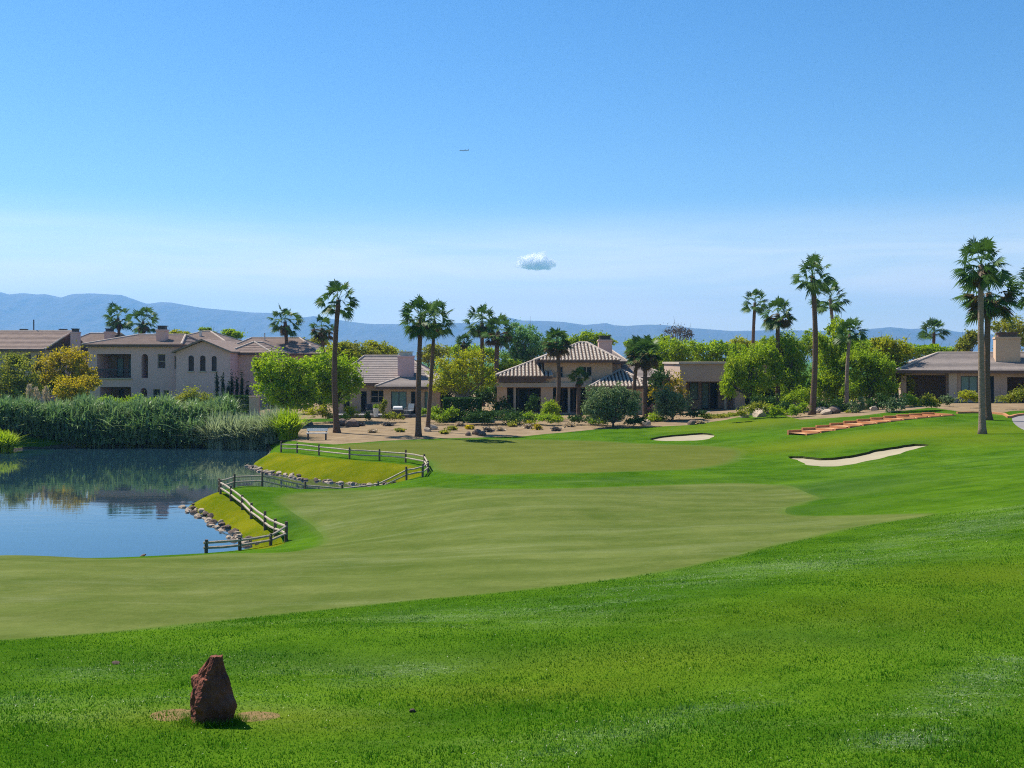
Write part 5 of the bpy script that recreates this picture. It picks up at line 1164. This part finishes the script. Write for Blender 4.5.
# ------------------------------------------------------------------ terracotta stepped edging on the right slope
def build_steps():
    lo = [(806, 435.5), (955, 415.6)]; up = [(797, 432.5), (955, 413.2)]
    a = Vector((*hit(*lo[0]), 0)); b = Vector((*hit(*lo[1]), 0)); N_ = 11
    root = tag(empty('terraced_edging', (a.x, a.y, gz(a.x, a.y))), 'terracotta coloured stepped timber edging climbing the right slope', 'garden edging')
    o = Vector((a.x, a.y, gz(a.x, a.y)))
    al = (b - a); Ln = al.length / N_; al.normalize(); ac = Vector((-al.y, al.x, 0)); wd = 1.7
    if ac.y < 0: ac = -ac
    def bar(name, p, q, w, z0, z1, mat):
        d = (q - p).normalized(); nn = Vector((-d.y, d.x, 0)) * w / 2; mb = MB(); c = [p - nn, q - nn, q + nn, p + nn]
        mb.add([(v.x, v.y, z0) for v in c] + [(v.x, v.y, z1) for v in c], [(0, 3, 2, 1), (4, 5, 6, 7), (0, 1, 5, 4), (1, 2, 6, 5), (2, 3, 7, 6), (3, 0, 4, 7)]); mb.build(name, M[mat], root)
    for i in range(N_):
        p = a + al * Ln * i; q = a + al * Ln * (i + 1); pm = (p + q) / 2
        zt = max(gz(p.x, p.y), gz(pm.x, pm.y)) + .03 - o.z; zb = gz(p.x, p.y) - o.z - .4
        P0, Q0 = p - Vector((a.x, a.y, 0)), q - Vector((a.x, a.y, 0))
        P0 = Vector((P0.x, P0.y, 0)); Q0 = Vector((Q0.x, Q0.y, 0))
        g = .012
        bar('front_timber', P0 + al * g, Q0 - al * g, .14, zb, zt + .03, 'terracotta')
        bar('back_timber', P0 + ac * wd + al * g, Q0 + ac * wd - al * g, .14, zb, zt + .13, 'terracotta')
        bar('cross_timber', Q0 + ac * .09 - al * .08, Q0 + ac * (wd - .09) - al * .08, .12, zb, zt + .09, 'terracotta')
        f = MB(); c = [P0 + ac * .07 + al * .0, Q0 + ac * .07 - al * .15, Q0 + ac * (wd - .07) - al * .15, P0 + ac * (wd - .07)]
        f.quad(*[(v.x, v.y, zt - .02) for v in c]); f.build('gravel_fill', M['terracotta_bed'], root)
    mb = MB(); pts = [Vector((*hit(*p), 0)) for p in ((957, 413.6), (972, 413.2), (990, 413.6), (1004, 415), (1009, 418), (1016, 416), (1024, 415), (1040, 415))]
    for p in pts: p.z = gz(p.x, p.y) + .1
    root2 = pts[0].copy(); 
    for p, q in zip(pts, pts[1:]):
        d = (q - p).normalized(); nn = Vector((-d.y, d.x, 0)) * .09; c = [p - nn, q - nn, q + nn, p + nn]
        mb.add([tuple(v - root2 - Vector((0, 0, .4))) for v in c] + [tuple(v - root2 + Vector((0, 0, .02))) for v in c], [(0, 3, 2, 1), (4, 5, 6, 7), (0, 1, 5, 4), (1, 2, 6, 5), (2, 3, 7, 6), (3, 0, 4, 7)])
    tag(mb.build('low_kerb', M['terracotta'], None, False, root2), 'low curved terracotta kerb from the steps to the cart path', 'kerb')
build_steps()

# ------------------------------------------------------------------ small furniture
def build_bench():
    x, y = hit(317, 440); g = gz(x, y); root = tag(empty('garden_bench', (x, y, g), R(4)), 'pale topped bench on the lawn beside the reeds', 'bench')
    w = 1.35
    for i, yy in enumerate((-.16, .02)):
        mb = MB(); mb.box(-w / 2, w / 2, yy, yy + .15, .42, .47); mb.build('seat_plank', M['white_paint'], root)
    mb = MB(); mb.box(-w / 2, w / 2, .19, .23, .56, .74); mb.build('backrest', M['white_paint'], root)
    for sx in (-1, 1):
        for yy in (-.13, .15):
            mb = MB(); mb.box(sx * w * .42 - .04, sx * w * .42 + .04, yy - .035, yy + .035, -.1, .418); mb.build('leg', M['dark_metal'], root)
        mb = MB(); mb.box(sx * w * .42 - .03, sx * w * .42 + .03, .232, .27, .3, .72); mb.build('back_support', M['dark_metal'], root)
build_bench()
def build_chair(px, d, lab, rz, mat='dark_metal'):
    x = X_(px, d); g = gz(x, d); root = tag(empty('patio_chair', (x, d, g + .12), rz), lab, 'chair', 'patio chairs')
    mb = MB(); mb.box(-.27, .27, -.27, .27, .40, .46); mb.build('seat', M[mat], root)
    mb = MB(); mb.add([(-.27, .27, .46), (.27, .27, .46), (.27, .40, 1.0), (-.27, .40, 1.0), (-.27, .32, .46), (.27, .32, .46), (.27, .45, 1.0), (-.27, .45, 1.0)], [(0, 1, 2, 3), (5, 4, 7, 6), (0, 3, 7, 4), (1, 5, 6, 2), (3, 2, 6, 7)]); mb.build('backrest', M[mat], root)
    for sx in (-1, 1):
        for sy in (-1, 1):
            mb = MB(); mb.tube([(sx * .24, sy * .24, .399), (sx * .26, sy * .26, -.05)], [.022, .018], 6); mb.build('leg', M['dark_metal'], root)
        mb = MB(); mb.box(sx * .29 - .03, sx * .29 + .03, -.26, .30, .62, .66); mb.build('armrest', M[mat], root)
    return root
build_chair(370, 92, 'dark patio chair under the eave beside the white box', R(20)); build_chair(409, 91.5, 'grey patio chair right of the covered barbecue', R(-25), 'metal'); build_chair(536, 94, 'dark patio chair inside the tan house porch', R(35))
def build_grill():
    d = 91; x = X_(398, d); g = gz(x, d); root = tag(empty('barbecue', (x, d, g + .1)), 'white lidded barbecue on a dark cart before the teal window', 'barbecue')
    mb = MB(); mb.box(-.45, .45, -.25, .25, .08, .55); mb.build('cart', M['dark_metal'], root)
    mb = MB(); mb.tube([(-.40, 0, .62), (-.36, 0, .62), (.36, 0, .62), (.40, 0, .62)], [.16, .25, .25, .16], 12); mb.build('lid', M['white_paint'], root)
    mb = MB(); mb.box(.46, .78, -.2, .2, .5, .54); mb.build('side_shelf', M['metal'], root)
    for sx in (-1, 1): mb = MB(); mb.tube([(sx * .38, -.30, .06), (sx * .38, -.24, .06)], [.09, .09], 10); mb.build('wheel', M['dark_metal'], root)
build_grill()
def build_box():
    d = 91; x = X_(376, d); g = gz(x, d); root = tag(empty('planter_pot', (x, d, g + .1)), 'white planter pot on the patio of the grey roofed house', 'planter')
    mb = MB(); mb.tube([(0, 0, 0), (0, 0, .5), (0, 0, .66), (0, 0, .70)], [.16, .21, .23, .25], 12); mb.build('pot', M['white_paint'], root)
    rng = np.random.default_rng(3); np_mesh('plant', leaf_cloud([((0, 0, .85), (.22, .22, .22))], 160, .07, rng), 4, M['leaf_mid'], root)
build_box()
def build_post_marker():
    x, y = hit(485.5, 423); g = gz(x, y); root = tag(empty('garden_statue', (x, y, g)), 'small white garden figure standing in the gravel before the juniper', 'statue')
    mb = MB(); mb.tube([(0, 0, -.03), (0, 0, .06), (0, 0, .065), (0, 0, .3), (0, 0, .42), (0, 0, .47)], [.14, .14, .11, .08, .10, .05], 10); mb.build('body', M['white_paint'], root)
    mb = MB(); mb.tube([(0, 0, .465), (0, 0, .50), (0, 0, .56), (0, 0, .61)], [.03, .065, .065, .02], 10); mb.build('head', M['white_paint'], root)
build_post_marker()

# ------------------------------------------------------------------ aircraft and cloud
def build_plane():
    d = 4200.; c = Vector(P(464, 150.5, d)); root = tag(empty('airliner', c, R(12)), 'tiny dark airliner crossing the blue sky', 'aircraft')
    mb = MB(); mb.tube([(-19, 0, 0), (-17, 0, 0), (-12, 0, 0), (10, 0, .2), (16, 0, .8), (19, 0, 1.2)], [.3, 1.4, 2.0, 2.0, 1.2, .4], 12); mb.build('fuselage', M['plane'], root)
    for s in (-1, 1):
        w = MB(); w.add([(-5, s * 1.9, -.6), (2, s * 1.9, -.6), (6.5, s * 17, .9), (4.2, s * 17, .9), (-5, s * 1.9, -.1), (2, s * 1.9, -.1), (6.5, s * 17, 1.1), (4.2, s * 17, 1.1)], [(0, 1, 2, 3), (4, 7, 6, 5), (0, 3, 7, 4), (1, 5, 6, 2), (3, 2, 6, 7)]); w.build('wing', M['plane'], root)
        w = MB(); w.add([(14, s * .8, .9), (17.5, s * .8, .9), (19, s * 6, 1.3), (17.4, s * 6, 1.3), (14, s * .8, 1.1), (17.5, s * .8, 1.1), (19, s * 6, 1.45), (17.4, s * 6, 1.45)], [(0, 1, 2, 3), (4, 7, 6, 5), (0, 3, 7, 4), (1, 5, 6, 2), (3, 2, 6, 7)]); w.build('tailplane', M['plane'], root)
        w = MB(); w.tube([(-4.5, s * 6, -1.4), (-4, s * 6, -1.4), (-1, s * 6, -1.3)], [.9, 1.1, .7], 10); w.build('engine', M['plane'], root)
    w = MB(); w.add([(13, -.15, 1.6), (17.8, -.15, 1.6), (19.4, -.15, 6.6), (17.4, -.15, 6.6), (13, .15, 1.6), (17.8, .15, 1.6), (19.4, .15, 6.6), (17.4, .15, 6.6)], [(0, 1, 2, 3), (4, 7, 6, 5), (0, 3, 7, 4), (1, 5, 6, 2), (3, 2, 6, 7)]); w.build('tail_fin', M['plane'], root)
build_plane()
def build_cloud(px, py, w, h, seed, dens, lab):
    import bmesh
    d = 9600.; c = Vector(P(px, py, d)); sx, sz = w * d / F / 2, h * d / F / 2
    bm = bmesh.new(); bmesh.ops.create_icosphere(bm, subdivisions=3, radius=1.0); me = bpy.data.meshes.new('cloud'); bm.to_mesh(me); bm.free()
    m, nt, out = new_mat('cloud_volume'); v = nt.nodes.new('ShaderNodeVolumePrincipled'); tc = coords(nt, 'Object')
    v.inputs['Color'].default_value = (1, 1, 1, 1); v.inputs['Anisotropy'].default_value = 0
    off = nt.nodes.new('ShaderNodeMapping'); off.inputs['Location'].default_value = (seed * 3.1, seed, 0); nt.links.new(tc, off.inputs[0])
    ln = nt.nodes.new('ShaderNodeVectorMath'); ln.operation = 'LENGTH'; nt.links.new(tc, ln.inputs[0])
    nz = noise_node(nt, off.outputs[0], 1.5, 7, .62, (2.3, 1.5, 1.1)); fall = maprange(nt, ln.outputs['Value'], .1, 1.0, .26, -.30)
    sp = nt.nodes.new('ShaderNodeSeparateXYZ'); nt.links.new(tc, sp.inputs[0]); flat = maprange(nt, sp.outputs['Z'], -.5, -.2, -.35, 0)
    ad = nt.nodes.new('ShaderNodeMath'); ad.operation = 'ADD'; nt.links.new(nz, ad.inputs[0]); nt.links.new(fall, ad.inputs[1])
    ae = nt.nodes.new('ShaderNodeMath'); ae.operation = 'ADD'; nt.links.new(ad.outputs[0], ae.inputs[0]); nt.links.new(flat, ae.inputs[1])
    nt.links.new(maprange(nt, ae.outputs[0], .44, .60, 0, dens), v.inputs['Density']); nt.links.new(v.outputs[0], out.inputs['Volume'])
    me.materials.append(m); o = bpy.data.objects.new('cloud', me); COL.objects.link(o); o.location = c; o.scale = (sx, sx * .6, sz); tag(o, lab, 'cloud')
build_cloud(536, 264.5, 60, 34, 1, .11, 'small bright white cumulus cloud alone in the sky')

# ------------------------------------------------------------------ foreground grass blades
def build_grass():
    rng = np.random.default_rng(9); n_ = 690000
    y = 4.6 + (24 - 4.6) * rng.random(n_) ** 2.1; u = rng.uniform(-1, 1, n_); x = u * (.54 * y + 2.6)
    keep = np.ones(n_, bool)
    for k, (nm, poly, mk) in enumerate(ZONES):
        if nm == 'fairway': keep &= sdf(poly, x, y) > .02
        if nm == 'bare_soil': keep &= (sdf(poly, x, y) > -.05 + rng.normal(size=n_) * .16) | (rng.random(n_) < .25)
    x, y = x[keep], y[keep]; m = len(x); z = ground_z(x, y)
    az = rng.uniform(0, 2 * np.pi, m); h = rng.uniform(.008, .020, m) * (1 + .25 * np.sin(x * 1.7 + y) * np.sin(y * 1.1)); ln = np.abs(rng.normal(size=m)) * .6; w = rng.uniform(.0022, .0042, m) * (1 + y / 14)
    nc_ = 260; cy = 5 + 14 * rng.random(nc_) ** 1.5; cx = rng.uniform(-.5, .5, nc_) * cy; big = np.zeros(m)
    for a_, b_ in zip(cx, cy): big = np.maximum(big, np.exp(-((x - a_) ** 2 + ((y - b_) * .8) ** 2) / (.05 + .006 * b_) ** 2))
    h = h * (1 + 1.3 * big * (rng.random(m) < .6))
    dx, dy = np.cos(az), np.sin(az); bx, by = -dy * w, dx * w
    base = np.stack([x, y, z - .004], 1); s = np.stack([bx, by, 0 * w], 1); tip = base + np.stack([dx * h * ln, dy * h * ln, h], 1)
    go = np_mesh('grass', np.stack([base - s, base + s, tip], 1), 3, M['blade']); set_attrs(go.data, np.repeat(x, 3), np.repeat(y, 3))
    tag(go, 'short green blades of the foreground rough', None, None, 'stuff')
build_grass()
def build_sheen_flecks():  # pale slivers added to imitate glints of sheen along the mown streaks
    rng = np.random.default_rng(31); n_ = 120000; y = 5 + 22 * rng.random(n_) ** 1.4; x = rng.uniform(-1, 1, n_) * (.52 * y + 2.4)
    clip = turf_attrs(x, y)[2]; keep = (rng.random(n_) < np.maximum(clip * .42, .012)) & (sdf(FAIR, x, y) > .1); x, y = x[keep], y[keep]; m = len(x)
    z = ground_z(x, y) + rng.uniform(.010, .022, m); a = rng.uniform(0, np.pi, m); L = rng.uniform(.005, .012, m) * (.7 + y / 26); w = L * .22; tz = rng.normal(size=m) * .4
    d = np.stack([np.cos(a), np.sin(a), tz], 1) * L[:, None]; e = np.stack([-np.sin(a), np.cos(a), 0 * a], 1) * w[:, None]; C = np.stack([x, y, z], 1)
    tag(np_mesh('grass_sheen_flecks', np.stack([C - d, C - e, C + d, C + e], 1), 4, M['sheen_fleck']), 'pale slivers added as sheen glints over the foreground rough', None, None, 'stuff')
build_sheen_flecks()
